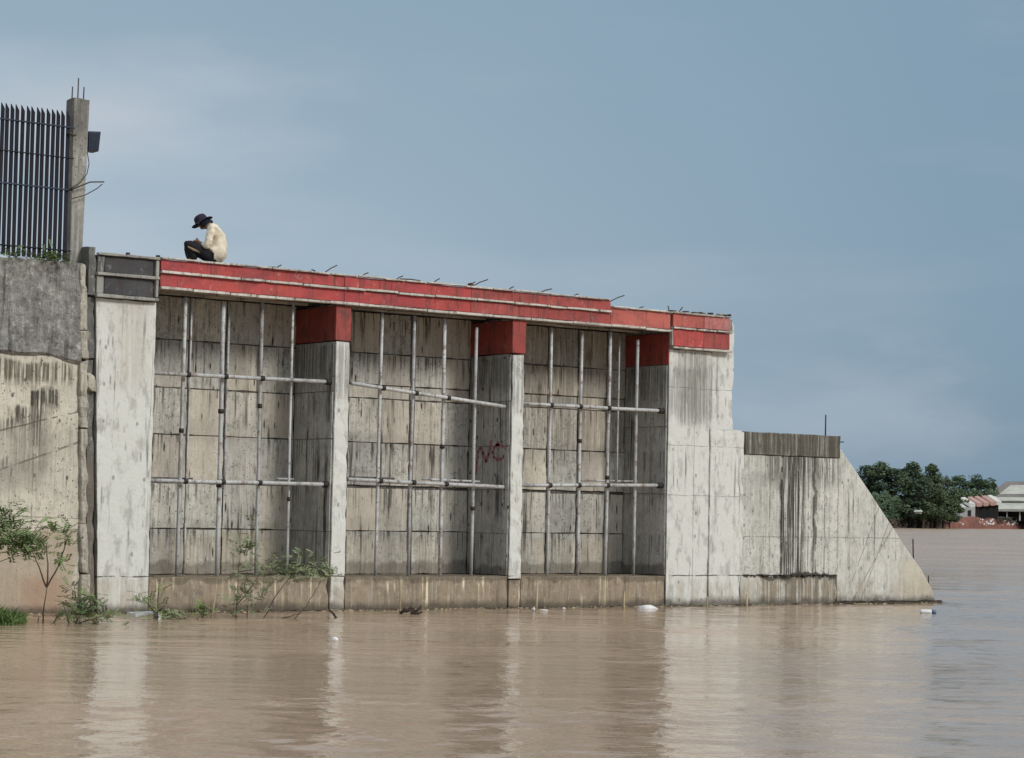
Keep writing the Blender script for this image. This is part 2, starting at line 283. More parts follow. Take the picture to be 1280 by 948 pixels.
def leafm(name, c1, c2, c3, tr=.25):
    N = NT(name, .65, .25); n = N.noise((2.5, 2.5, 2.5), 3, .6); f = N.noise((9, 9, 9), 2)
    c = N.mix(N.ramp(n, .35, .65), c1, c2); c = N.mix(N.ramp(f, .55, .75), c, c3)
    N.out(c); return N.m
M['leaf'] = leafm('shrub_leaf', (.15, .205, .07), (.11, .165, .065), (.27, .29, .10))
M['leaf_dry'] = leafm('dusty_leaf', (.22, .26, .135), (.17, .21, .11), (.30, .31, .18))
M['grassm'] = leafm('grass_blade', (.12, .19, .05), (.09, .15, .045), (.22, .26, .09))
def far_leaf(name, a, b, c3):
    N = NT(name, .8, .1); n = N.noise((.22, .22, .22), 3, .6); r = N.rand()
    c = N.mix(N.ramp(n, .35, .65), a, b); c = N.mix(N.ramp(N.noise((.9, .9, .9), 3), .55, .72), c, c3)
    c = N.mix(1.0, c, N.mix(r, (.8, .85, .9), (1.2, 1.15, 1.1)), 'MULTIPLY'); return N.out(c)
M['far_leaf'] = far_leaf('far_tree_leaf', (.092, .128, .070), (.070, .102, .062), (.15, .185, .085))
M['far_leaf2'] = far_leaf('far_tree_leaf_light', (.115, .155, .085), (.090, .125, .072), (.17, .20, .10))
def simple(name, c1, c2, s=1.0, rough=.9):
    N = NT(name, rough, .2); n = N.noise((s, s, s), 4, .65); return N.out(N.mix(N.ramp(n, .35, .65), c1, c2))
def soil():
    N = NT('river_soil', .95, .1); n = N.noise((.35,) * 3, 4, .65); c = N.mix(N.ramp(n, .35, .65), (.20, .088, .064), (.13, .06, .048))
    dv = N.n('ShaderNodeVectorMath', operation='DOT_PRODUCT'); N.put(dv.inputs[0], N.pos); dv.inputs[1].default_value = (.802, -.597, 0)
    return N.out(N.mix(N.ramp(N.ma('ADD', dv.outputs['Value'], N.ma('MULTIPLY', n, 8)), 121, 126), (.062, .045, .036), c))
M['soil'] = soil()
M['soil_dark'] = simple('dark_scrub_soil', (.06, .055, .04), (.085, .058, .045), .2)
M['fill'] = simple('bank_earth', (.22, .17, .11), (.15, .13, .08), .4)
M['roof_pale'] = simple('pale_sheet_roof', (.42, .415, .36), (.33, .33, .29), .5, .8)
M['roof_grey'] = simple('grey_brown_roof', (.19, .17, .16), (.14, .13, .13), .3)
M['roof_red'] = simple('red_sheet_roof', (.38, .235, .20), (.33, .20, .175), .3, .6)
M['roof_white'] = simple('white_sheet_roof', (.52, .51, .48), (.42, .42, .39), .3, .8)
M['far_wall'] = simple('far_house_wall', (.48, .48, .46), (.40, .40, .38), .3)
M['dark_open'] = simple('dark_interior', (.02, .02, .02), (.03, .028, .025), .5)
M['moss'] = simple('black_moss', (.035, .03, .024), (.06, .05, .036), 9)

# ------------------------------------------------------------------ object helpers
ORG = {}
def _link(o, parent, label=None, cat=None, group=None, kind=None):
    col.objects.link(o)
    if parent is not None: o.parent = parent
    for k, v in (('label', label), ('category', cat), ('group', group), ('kind', kind)):
        if v: o[k] = v
    return o
def thing(name, label, cat, loc, group=None, kind=None):
    o = bpy.data.objects.new(name, None); o.location = loc; o.empty_display_size = .2
    ORG[o.name] = Vector(loc); return _link(o, None, label, cat, group, kind)
def origin(p): return ORG[p.name] if p is not None else Vector((0, 0, 0))
class MB:
    def __init__(s): s.v = []; s.f = []
    def add(s, vs, fs):
        b = len(s.v); s.v += [tuple(v) for v in vs]; s.f += [tuple(i + b for i in f) for f in fs]
    def box(s, x0, x1, y0, y1, z0, z1):
        s.add([(x, y, z) for z in (z0, z1) for y in (y0, y1) for x in (x0, x1)],
              [(0, 2, 3, 1), (4, 5, 7, 6), (0, 1, 5, 4), (2, 6, 7, 3), (0, 4, 6, 2), (1, 3, 7, 5)])
    def tube(s, pts, r, n=8, cap=True):
        pts = [Vector(p) for p in pts]; rs = r if isinstance(r, (list, tuple)) else [r] * len(pts); b = len(s.v)
        prev = None
        for i, p in enumerate(pts):
            d = (pts[min(i + 1, len(pts) - 1)] - pts[max(i - 1, 0)]).normalized()
            if prev is None:
                a = d.orthogonal().normalized()
            else: a = (prev - d * prev.dot(d)).normalized()
            prev = a; c = d.cross(a)
            for k in range(n):
                t = 2 * PI * k / n; s.v.append(tuple(p + (a * math.cos(t) + c * math.sin(t)) * rs[i]))
        for i in range(len(pts) - 1):
            for k in range(n):
                q = (k + 1) % n; s.f.append((b + i * n + k, b + i * n + q, b + (i + 1) * n + q, b + (i + 1) * n + k))
        if cap:
            s.f.append(tuple(b + k for k in reversed(range(n)))); s.f.append(tuple(b + (len(pts) - 1) * n + k for k in range(n)))
    def build(s, name, mat, parent=None, org=None, smooth=False, **tags):
        if parent is not None: o0 = origin(parent)
        elif org is not None: o0 = Vector(org)
        else: o0 = Vector((0, 0, 0))
        me = bpy.data.meshes.new(name); me.from_pydata([tuple(Vector(v) - o0) for v in s.v], [], s.f); me.update()
        me.materials.append(mat)
        if smooth: me.polygons.foreach_set('use_smooth', [True] * len(me.polygons))
        o = bpy.data.objects.new(name, me)
        if parent is None: o.location = o0
        ORG[o.name] = o0
        return _link(o, parent, tags.get('label'), tags.get('cat'), tags.get('group'), tags.get('kind'))
def rough_box(name, x0, x1, y0, y1, z0, z1, mat, parent, amp=.006, cut=.16, bev=.008, edge=.012, **tags):
    """a box with bevelled, slightly chipped edges and faces that are not quite true"""
    bm = bmesh.new(); bmesh.ops.create_cube(bm, size=1)
    for v in bm.verts:
        v.co = Vector((x0 if v.co.x < 0 else x1, y0 if v.co.y < 0 else y1, z0 if v.co.z < 0 else z1))
    for ax in range(3):
        n = int((x1 - x0, y1 - y0, z1 - z0)[ax] / cut)
        lo = (x0, y0, z0)[ax]; L = (x1 - x0, y1 - y0, z1 - z0)[ax]
        for k in range(1, min(n, 70)):
            co = [0, 0, 0]; co[ax] = lo + L * k / min(n, 70); no = [0, 0, 0]; no[ax] = 1
            bmesh.ops.bisect_plane(bm, geom=bm.verts[:] + bm.edges[:] + bm.faces[:], plane_co=co, plane_no=no)
    sharp = [e for e in bm.edges if len(e.link_faces) == 2 and e.calc_face_angle() > 1]
    bmesh.ops.bevel(bm, geom=sharp, offset=bev, segments=1, affect='EDGES')
    c = Vector(((x0 + x1) / 2, (y0 + y1) / 2, (z0 + z1) / 2)); h = Vector((x1 - x0, y1 - y0, z1 - z0)) / 2
    for v in bm.verts:
        d = [h[i] - abs(v.co[i] - c[i]) for i in range(3)]; near = sum(1 for q in d if q < bev * 1.5)
        p = v.co * 2.7; a = amp + (edge * max(0, mnoise.noise(v.co * 6.3)) if near >= 2 else 0)
        off = Vector((mnoise.noise(p), mnoise.noise(p + Vector((9, 1, 4))), mnoise.noise(p + Vector((3, 7, 2))))) * amp
        if near >= 2:
            k = edge * max(0, mnoise.noise(v.co * 5.1) + .1)
            for i in range(3):
                if d[i] < bev * 1.5: off[i] -= k * (1 if v.co[i] > c[i] else -1)
        v.co += off
    o0 = origin(parent); 
    for v in bm.verts: v.co -= o0
    me = bpy.data.meshes.new(name); bm.to_mesh(me); bm.free(); me.materials.append(mat)
    o = bpy.data.objects.new(name, me); ORG[o.name] = o0
    if parent is None: o.location = o0
    return _link(o, parent, tags.get('label'), tags.get('cat'), tags.get('group'), tags.get('kind'))

# ------------------------------------------------------------------ the setting: water, far bank, fill behind the wall
def water():
    N = NT('muddy_water', .05, .5); N.b.inputs['IOR'].default_value = 1.33
    v = N.n('ShaderNodeVectorRotate', rotation_type='Z_AXIS'); N.put(v.inputs['Vector'], N.pos); v.inputs['Angle'].default_value = math.atan2(.597, .802)
    p = v.outputs[0]
    a = N.noise((2.6, 3.6, 1), 4, .6, v=p); b = N.noise((9, 12, 1), 3, .6, (3, 3, 0), v=p); c_ = N.noise((.6, 1.1, 1), 3, .5, (8, 1, 0), v=p)
    gust = N.ramp(N.noise((.10, .28, 1), 3, .6, (1, 4, 0), v=p), .38, .66, .45, 1.5)
    h = N.ma('ADD', N.ma('MULTIPLY', a, 1.0), N.ma('ADD', N.ma('MULTIPLY', b, .22), N.ma('MULTIPLY', c_, 1.4)))
    dv = N.n('ShaderNodeVectorMath', operation='DOT_PRODUCT'); N.put(dv.inputs[0], N.pos); dv.inputs[1].default_value = (.597, .802, 0)
    h = N.ma('MULTIPLY', h, N.ramp(dv.outputs['Value'], 14, 80, 1, 7))      # the open river is rougher than the lee of the wall
    N.put(N.b.inputs['Roughness'], N.ramp(dv.outputs['Value'], 10, 110, .06, .24))   # unresolved chop
    N.bump(N.ma('MULTIPLY', h, gust), .030)
    n = N.noise((.07, .12, 1), 4, .6, v=p)
    return N.out(N.mix(N.ramp(n, .35, .65), (.375, .27, .185), (.32, .23, .155)))
RH = Vector((.8019, -.5974, 0)).normalized(); FH = Vector((.5974, .8019, 0)).normalized()
def build_water():
    # one sheet to the horizon; the stretch around the wall carries real ripples
    import numpy as np
    U0, U1, D0, D1, ST = -14.0, 21.0, 9.0, 84.0, .09
    nu, nd = int((U1 - U0) / ST) + 1, int((D1 - D0) / ST) + 1
    uu, dd = np.meshgrid(np.linspace(U0, U1, nu), np.linspace(D0, D1, nd)); h = np.zeros_like(uu); g = np.zeros_like(uu); R_ = np.random.RandomState(5)
    for k in range(56):
        lam = .16 * (.85 / .16) ** R_.rand(); th = R_.normal(1.35, .65); kx, ky = np.cos(th) * 2 * np.pi / lam, np.sin(th) * 2 * np.pi / lam
        ph = R_.rand() * 6.28; env = .5 + .5 * np.sin(uu * R_.uniform(-.9, .9) + dd * R_.uniform(-1.6, 1.6) + R_.rand() * 6.28)
        h += lam * .0015 * np.sin(kx * uu + ky * dd + ph + .5 * np.sin(uu * .8 + k)) * env * 2
    for k in range(9): g += np.sin(uu * R_.uniform(-.5, .5) + dd * R_.uniform(-1.3, 1.3) + R_.rand() * 6.28)
    h *= np.clip(.75 + .28 * g, .3, 2.0) * (1 + .5 * np.clip((24 - dd) / 12, 0, 1))
    fade = np.clip(np.minimum(np.minimum(uu - U0, U1 - uu), np.minimum(dd - D0, (D1 - dd) / 20)) / 2.0, 0, 1); h *= fade
    X = CAM.x + RH.x * uu + FH.x * dd; Y = CAM.y + RH.y * uu + FH.y * dd
    co = np.stack([X, Y, h], -1).reshape(-1, 3); S = 9000.0
    outer = []
    for (u, d) in ((-S, -S), (S, -S), (S, S), (-S, S)): outer.append([CAM.x + RH.x * u + FH.x * d, CAM.y + RH.y * u + FH.y * d, 0])
    co = np.concatenate([co, np.array(outer)]); n0 = nu * nd
    idx = np.arange(n0).reshape(nd, nu); q = np.stack([idx[:-1, :-1], idx[:-1, 1:], idx[1:, 1:], idx[1:, :-1]], -1).reshape(-1, 4)
    c00, c10, c11, c01 = idx[0, 0], idx[0, -1], idx[-1, -1], idx[-1, 0]
    q = np.concatenate([q, np.array([[n0, n0 + 1, c10, c00], [n0 + 1, n0 + 2, c11, c10], [n0 + 2, n0 + 3, c01, c11], [n0 + 3, n0, c00, c01]])])
    me = bpy.data.meshes.new('river_water'); me.vertices.add(len(co)); me.vertices.foreach_set('co', co.ravel())
    me.loops.add(q.size); me.loops.foreach_set('vertex_index', q.ravel().astype('i4')); me.polygons.add(len(q)); me.polygons.foreach_set('loop_start', np.arange(0, q.size, 4, dtype='i4'))
    me.update(calc_edges=True); me.validate(); me.polygons.foreach_set('use_smooth', np.ones(len(me.polygons), dtype=bool)); me.materials.append(water())
    _link(bpy.data.objects.new('river_water', me), None, kind='structure')
build_water()
def far(px, depth, z=0): 
    q = CAM + FH * depth + RH * ((px - 640) / 2800 * depth); return Vector((q.x, q.y, z))
def far_z(px, y, depth): return CAM.z + depth * ((642 + (px - 640) * .0178) - y) / 2800
def shore(px): return 484 + max(-60, (px - 1120)) * .62
def far_bank():
    m = MB(); rows = []; pxs = [700 + i * 8 for i in range(150)]
    for j, (dd, zz) in enumerate(((-3, -.6), (0, .05), (1.5, 1.0), (5, 2.2), (12, 2.8), (40, 3.0), (180, 3.4), (900, 4))):
        for px in pxs:
            d = shore(px) + dd; s = 1.0 if px > 1176 else (.35 if px < 1160 else .35 + .65 * (px - 1160) / 16)
            z = zz * (s if zz > 0 else 1) * (1 + .25 * mnoise.noise(Vector((px * .13, j * .6, 0)))) if zz > .2 else zz
            p = far(px, d + 1.5 * mnoise.noise(Vector((px * .08, j, 3))), z); m.v.append(tuple(p))
    n = len(pxs)
    for j in range(7):
        for i in range(n - 1): m.f.append((j * n + i, j * n + i + 1, (j + 1) * n + i + 1, (j + 1) * n + i))
    m.build('far_river_bank', M['soil'], kind='structure')
far_bank()
m = MB(); nx, ny = 24, 12
for j in range(ny):
    for i in range(nx):
        x = -25 + (27.5 + 25) * i / (nx - 1); y = 1.95 + 60 * (j / (ny - 1)) ** 1.5
        z = 5.05 - max(0, (x - 20) * .15) - max(0, y - 12) * .2 + .15 * mnoise.noise(Vector((x * .5, y * .5, 0)))
        m.v.append((x, y, max(z, -1.5)))
for j in range(ny - 1):
    for i in range(nx - 1): m.f.append((j * nx + i, j * nx + i + 1, (j + 1) * nx + i + 1, (j + 1) * nx + i))
m.build('land_behind_wall', M['fill'], kind='structure')

# ------------------------------------------------------------------ buttressed river wall
W = thing('buttressed_river_wall', 'long pale concrete flood wall in three open bays under a red painted beam', 'flood wall', (16.9, 0, 0))
PIERS = ((20.31, 20.605), (24.075, 24.36))
BAYS = ((16.89, 20.31, (16.89, 17.55, 18.20, 18.92, 19.60, 20.31)), (20.605, 24.075, (20.605, 21.40, 22.06, 22.75, 23.46, 24.075)), (24.36, 27.79, (24.36, 25.20, 25.89, 26.62, 27.33, 27.79)))
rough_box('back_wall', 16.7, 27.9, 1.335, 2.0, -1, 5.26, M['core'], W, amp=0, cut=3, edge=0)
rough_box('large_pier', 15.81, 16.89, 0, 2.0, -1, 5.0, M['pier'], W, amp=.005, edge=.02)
for a, b in PIERS:
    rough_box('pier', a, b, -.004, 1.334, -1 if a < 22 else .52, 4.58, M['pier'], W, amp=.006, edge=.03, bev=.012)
rough_box('pier_foot', 24.09, 24.34, -.004, .35, -1, .50, M['footing'], W, edge=.03)
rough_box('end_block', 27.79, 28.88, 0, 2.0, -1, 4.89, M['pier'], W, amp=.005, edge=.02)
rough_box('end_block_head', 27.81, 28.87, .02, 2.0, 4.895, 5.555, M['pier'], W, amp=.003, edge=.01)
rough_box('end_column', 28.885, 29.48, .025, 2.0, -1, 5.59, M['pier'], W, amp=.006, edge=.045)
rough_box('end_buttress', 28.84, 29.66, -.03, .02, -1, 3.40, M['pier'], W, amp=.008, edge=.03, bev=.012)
for k, (a, b, _) in enumerate(BAYS):
    rough_box('footing', a + .003, b - .003, .012, 1.33, -1, .57, M['footing'], W, amp=.012, edge=.05, bev=.015)
# red pier heads
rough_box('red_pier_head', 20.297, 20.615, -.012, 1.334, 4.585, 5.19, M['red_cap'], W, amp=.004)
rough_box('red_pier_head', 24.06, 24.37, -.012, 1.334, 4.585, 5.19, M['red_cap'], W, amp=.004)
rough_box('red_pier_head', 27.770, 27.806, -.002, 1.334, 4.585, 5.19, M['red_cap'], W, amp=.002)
# back panels
ROWS = ((.572, 1.334), (1.342, 2.10), (2.15, 2.914), (2.922, 3.702), (3.712, 3.948), (3.96, 4.514), (4.522, 5.25))
pr = random.Random(3)
for a, b, cols in BAYS:
    for i in range(5):
        for (z0, z1) in ROWS:
            g = .007; yf = 1.29 + pr.uniform(-.010, .010) + (.018 if z1 - z0 < .3 else 0)
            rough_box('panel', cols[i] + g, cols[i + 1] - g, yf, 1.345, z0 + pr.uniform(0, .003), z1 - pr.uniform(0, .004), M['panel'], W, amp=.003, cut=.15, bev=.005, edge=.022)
# side facings of the piers, cast against boards
for xl, ys in ((20.31, (.03, .62, 1.28)), (24.075, (.03, .24, .52, .84, 1.28)), (27.79, (.03, .50, 1.28))):
    zs = (.58, 1.33, 2.12, 2.91, 3.72, 4.575) if xl < 27 else (.58, 2.12, 3.40, 4.575)
    for i in range(len(ys) - 1):
        for j in range(len(zs) - 1):
            dx = .016 + pr.uniform(0, .012)
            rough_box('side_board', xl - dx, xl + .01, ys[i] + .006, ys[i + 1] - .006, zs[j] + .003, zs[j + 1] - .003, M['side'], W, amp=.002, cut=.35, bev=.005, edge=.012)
# slab and soffit
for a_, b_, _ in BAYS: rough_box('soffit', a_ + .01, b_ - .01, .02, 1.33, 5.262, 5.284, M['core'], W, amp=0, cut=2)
rough_box('crest_slab', 16.0, 26.3, .0, 2.6, 5.285, 5.70, M['upper'], W, amp=.003, cut=.3, edge=.02)
rough_box('crest_slab', 26.302, 29.42, .0, 2.6, 5.285, 5.56, M['upper'], W, amp=.003, cut=.3, edge=.02)
for a, b, _ in BAYS:
    for y in (.22, .80):
        x = a + .03
        while x < b - .1:
            L = pr.uniform(.7, 1.5); e = min(x + L, b - .02); q = pr.uniform(-.03, .05)
            rough_box('soffit_plank', x, e - .012, y + q, y + q + pr.uniform(.05, .09), 5.225 + pr.uniform(-.012, .012), 5.262 + pr.uniform(0, .02), M['plank'], W, amp=.003, cut=.4, bev=.003, edge=.006)
            x = e + pr.uniform(0, .03)
# fascia
def fascia(x0, x1, z0, z1, mat, y=-.055, cuts=()):
    xs = [x0, *cuts, x1]
    for i in range(len(xs) - 1):
        rough_box('fascia_panel', xs[i] + .002, xs[i + 1] - .002, y + pr.uniform(-.004, .004), -.003, z0, z1, mat, W, amp=.003, cut=.25, bev=.004, edge=.006)
def edging(x0, x1, z, t=.035, y=-.105, mat='white_edge', lo=.35, hi=.95, sag=.008):
    x = x0
    while x < x1 - .02:
        e = min(x + pr.uniform(lo, hi), x1); e = x1 if x1 - e < .15 else e; dz = pr.uniform(-sag, sag)
        rough_box('edge_strip', x + .004, e - pr.uniform(.004, .014), y + pr.uniform(-.012, .012), -.001, z + dz - t / 2, z + dz + t / 2, M[mat], W, amp=.004, cut=.15, bev=.004, edge=.012)
        x = e
fascia(16.92, 23.09, 5.51, 5.695, M['red_a'], cuts=(20.43,))
fascia(16.92, 23.09, 5.255, 5.465, M['red_a'], cuts=(20.43,), y=-.048)
fascia(23.09, 26.30, 5.51, 5.695, M['red_b'], cuts=(24.6,)); fascia(23.09, 26.30, 5.255, 5.465, M['red_b'], y=-.048, cuts=(24.6,))
fascia(26.30, 27.77, 5.255, 5.565, M['red_c'], y=-.05)
edging(16.92, 26.30, 5.713, .030); edging(16.92, 26.30, 5.487, .040); edging(16.92, 27.78, 5.228, .044, lo=.5, hi=1.0, y=-.08)
edging(26.32, 27.80, 5.583, .030)
fascia(27.82, 28.6, 5.315, 5.565, M['red_c'], y=-.075); fascia(28.6, 29.28, 5.315, 5.565, M['red_d'], y=-.075)
fascia(27.82, 28.6, 4.945, 5.265, M['red_a'], y=-.07); fascia(28.6, 29.28, 4.945, 5.265, M['red_b'], y=-.07)
edging(27.80, 29.30, 5.583, .034, y=-.12); edging(27.80, 29.30, 5.29, .040, y=-.12); edging(27.80, 29.32, 4.92, .042, y=-.12)
rough_box('edge_strip', 27.785, 27.815, -.09, -.001, 4.945, 5.26, M['white_edge'], W, amp=.003)
# black stained head of the big pier
rough_box('pier_head', 15.83, 16.88, .0, 2.0, 5.003, 5.69, M['core'], W, amp=.002, edge=.01)
rough_box('dark_head_panel', 15.93, 16.80, -.035, -.002, 5.40, 5.665, M['black_panel'], W); rough_box('dark_head_panel', 15.93, 16.80, -.03, -.002, 5.06, 5.345, M['black_panel'], W)
for z, t in ((5.69, .045), (5.372, .05), (5.03, .055)):
    edging(15.78, 16.90, z, t, mat='grey_edge', y=-.09, lo=1.2, hi=1.3)
rough_box('side_edge', 15.80, 15.925, -.045, -.001, 5.06, 5.345, M['grey_edge'], W); rough_box('side_edge', 15.80, 15.925, -.045, -.001, 5.40, 5.665, M['post'], W)
rough_box('side_edge', 16.83, 16.885, -.075, -.001, 5.06, 5.66, M['grey_edge'], W)
for a in (16.35, 16.89):
    rough_box('formwork_stub', a - .03, a + .03, -.03, .03, 5.715, 5.76, M['iron'], W, amp=.002, cut=.1)
# graffiti on the second pier's side face
def stroke(m, pts, wd=.035):
    for i in range(len(pts) - 1):
        a, b = Vector((0, *pts[i])), Vector((0, *pts[i + 1])); d = (b - a).normalized(); n_ = Vector((0, -d.z, d.y)) * wd / 2; e = d * wd * .3
        m.add([Vector((24.045, 0, 0)) + q for q in (a - n_ - e, a + n_ - e, b + n_ + e, b - n_ + e)], [(0, 1, 2, 3)])
YP = lambda px: 1.29 * (640 - px) / (640 - 588)
def g(pts): return [(YP(580 + x / 13.54), 2.86 - (540 + y / 13.54 - 570) / 74.5 - .0) for x, y in pts]
m = MB()
stroke(m, g([(255, 830), (265, 650), (280, 450), (320, 380)]), .05); stroke(m, g([(320, 380), (370, 480), (420, 630)]), .06); stroke(m, g([(420, 630), (460, 500), (505, 250)]), .055)
stroke(m, g([(745, 400), (690, 350), (610, 330)]), .045); stroke(m, g([(610, 320), (550, 380), (530, 470), (550, 560), (610, 600), (665, 590), (700, 550)]), .045)
stroke(m, g([(590, 320), (630, 340)]), .09)
m.build('graffiti_letters', M['graffiti'], W)
# broken rods and wire ends along the crest
for (x, z0, dx, dz, yy) in ((18.85, 5.745, .35, .02, .2), (19.15, 5.75, .10, .05, .1), (19.95, 5.74, -.1, .03, .1), (20.02, 5.73, .26, .14, -.02), (20.79, 5.735, .14, .06, 0), (21.50, 5.735, .15, .06, 0),
        (21.60, 5.76, .42, -.02, 0), (22.28, 5.73, .15, .08, 0), (23.06, 5.74, .14, .07, 0), (23.12, 5.735, .36, .14, 0), (23.94, 5.74, .12, .05, 0), (24.65, 5.745, .28, .07, 0),
        (25.43, 5.735, .12, .03, 0), (26.31, 5.70, .34, .12, 0), (27.0, 5.61, .12, .03, 0), (27.76, 5.60, -.03, .10, 0), (27.83, 5.62, .1, -.06, 0), (28.0, 5.60, .10, .10, 0), (28.3, 5.605, .35, .01, 0), (28.9, 5.60, .4, .02, 0)):
    m = MB(); m.tube([(x, yy, z0 - .02), (x + dx * .5, yy - .02, z0 + dz * .55), (x + dx, yy - .01, z0 + dz)], .011, 6); m.build('rebar_end', M['iron'], W)
for x in (28.12, 28.35, 28.52, 28.62, 28.78, 29.0, 29.12, 29.27, 23.08, 27.78):
    rough_box('rubble_lump', x, x + pr.uniform(.06, .14), -.06, .05, 5.60 if x > 26 else 5.725, (5.60 if x > 26 else 5.725) + pr.uniform(.025, .06), M['iron'] if pr.random() < .6 else M['cap'], W, amp=.015, cut=.05)

# ------------------------------------------------------------------ wing wall
V = thing('wing_wall', 'low stained concrete wing wall with a slanting end running out into the river', 'wall', (32.3, 0, 0))
rough_box('wall_slab', 29.665, 32.345, .0, .62, .575, 2.93, M['wing'], V, amp=.005, edge=.015)
rough_box('wall_foot', 29.665, 32.30, -.03, .62, -1, .57, M['wing'], V, amp=.008, edge=.05, bev=.012)
rough_box('wall_cap', 29.76, 32.37, -.022, .66, 2.935, 3.385, M['cap'], V, amp=.006, edge=.03, bev=.012)
rough_box('wall_shoulder', 29.50, 29.755, .0, .62, .60, 3.37, M['pier'], V, amp=.004)
prof = [(32.35, -1), (32.35, 3.12), (32.44, 3.12), (32.62, 2.93), (32.87, 2.68), (33.32, 2.22), (33.64, 1.88), (33.96, 1.55), (34.35, 1.13), (34.80, .70), (35.12, .30), (35.26, .02), (35.40, -1)]
m = MB(); n = len(prof); b = prof
for y in (.03, .62): m.v += [(x, y, z) for x, z in prof]
m.f = [tuple(range(n)), tuple(reversed(range(n, 2 * n)))] + [(i, i + n, (i + 1) % n + n, (i + 1) % n) for i in range(n)]
ob = m.build('sloping_end', M['wing'], V); bv = ob.modifiers.new('b', 'BEVEL'); bv.width = .02; bv.segments = 2
m = MB(); k = 40
for i in range(k):
    x0, x1 = 32.2 + 3.15 * i / k, 32.2 + 3.15 * (i + 1) / k
    m.box(x0, x1 + .004, -.045 - .0007 * (i % 3), .04, -.2, .045 + .03 * mnoise.noise(Vector((x0 * 3, 0, 0))) + .015 * pr.random())
m.build('mossy_lip', M['moss'], V)
m = MB(); k = 70
for i in range(k):
    if pr.random() < .42: continue
    x0 = 29.75 + 2.55 * i / k; m.box(x0, x0 + .045, -.05 - .02 * pr.random(), -.02, .555 + .015 * pr.random(), .578 + .022 * pr.random())
m.build('moss_line', M['moss'], V)
def rod(name, pts, r, mat, label, cat, group=None, n=8):
    m = MB(); m.tube(pts, r, n); return m.build(name, M[mat], None, org=pts[0], smooth=True, label=label, cat=cat, group=group)
def child_rod(name, pts, r, mat, parent, n=8):
    m = MB(); m.tube(pts, r, n); return m.build(name, M[mat], parent, smooth=True)
child_rod('rebar', [(32.15, .2, 3.37), (32.155, .2, 3.81)], .016, 'iron', V, 6)
child_rod('rebar', [(32.36, .1, 3.26), (32.52, .05, 3.27)], .012, 'iron', V, 6)
child_rod('rebar', [(34.86, .3, .60), (34.83, .3, 1.32)], .017, 'iron', V, 6)
child_rod('rebar', [(35.22, .2, -.1), (35.20, .2, .56)], .016, 'iron', V, 6)

# ------------------------------------------------------------------ left retaining wall, pilaster, joint post
L = thing('retaining_wall', 'tall weathered retaining wall with dark rough render above and stained beige concrete below', 'wall', (14, 0, 0))
rough_box('lower_face', 4, 15.50, .0, .8, -1, 4.2, M['lower'], L, amp=.012, cut=.25)
# rough render with a wavy hanging lower edge
bm = bmesh.new(); nx, nz = 190, 30; grid = []
for i in range(nx + 1):
    x = 4 + 11.52 * i / nx; zb = 4.02 + .03 * mnoise.noise(Vector((x * 2.3, 0, 0))) - (max(0, x - 14.6) ** 2) * .14
    zt = 5.50 + .05 * mnoise.noise(Vector((x * 1.7, 5, 0))) + .025 * mnoise.noise(Vector((x * 7, 5, 0))) + .03 * (x - 14) * .5; r_ = []
    for j in range(nz + 1):
        t = j / nz; z = zb + (zt - zb) * t
        y = -.055 - .035 * mnoise.noise(Vector((x * 3.1, 0, z * 3.1))) - .018 * mnoise.noise(Vector((x * 11, 3, z * 11))) + (.05 if j == 0 else 0)
        r_.append(bm.verts.new((x, y, z)))
    r_.append(bm.verts.new((x, .8, zt + .02))); grid.append(r_)
for i in range(nx):
    for j in range(nz + 1): bm.faces.new((grid[i][j], grid[i + 1][j], grid[i + 1][j + 1], grid[i][j + 1]))
o0 = origin(L)
for v in bm.verts: v.co -= o0
me = bpy.data.meshes.new('upper_render'); bm.to_mesh(me); bm.free(); me.materials.append(M['upper']); o = bpy.data.objects.new('upper_render', me); _link(o, L)
for z0, z1 in ((-1, .62), (.63, 2.9), (2.92, 3.98), (4.0, 4.45), (4.46, 5.53)):
    rough_box('pilaster', 15.50, 15.655 - pr.uniform(0, .03), -.07 - pr.uniform(0, .03), .5, z0, z1, M['pilaster'], L, amp=.02, cut=.08, bev=.012, edge=.05)
rough_box('joint_post', 15.665, 15.80, .06, .6, -1, 4.0, M['post'], L, amp=.012, cut=.12, edge=.03)
rough_box('joint_post', 15.665, 15.80, .03, .6, 4.02, 5.0, M['post'], L, amp=.012, cut=.12, edge=.03); rough_box('joint_post', 15.655, 15.79, -.02, .5, 5.02, 5.81, M['post'], L, amp=.012, cut=.12, edge=.03)
rough_box('broken_plaster', 15.66, 15.80, -.03, .1, 3.5, 3.8, M['pilaster'], L, amp=.025, cut=.05, edge=.05)

# the big pier narrows and the joint leans towards the foot
for o_ in list(W.children) + list(L.children):
    nm = o_.name.split('.')[0]; o0 = origin(W) if o_.parent is W else origin(L)
    if nm not in ('large_pier', 'lower_face', 'pilaster', 'joint_post', 'broken_plaster', 'upper_render'): continue
    for v in o_.data.vertices:
        x, z = v.co.x + o0.x, v.co.z + o0.z; k_ = (16.89 - x) / 1.08 if nm == 'large_pier' else min(1, max(0, (x - 15.2) / .2)) if nm in ('lower_face', 'upper_render') else 1
        v.co.x += .19 * (5 - min(z, 5)) / 5 * k_

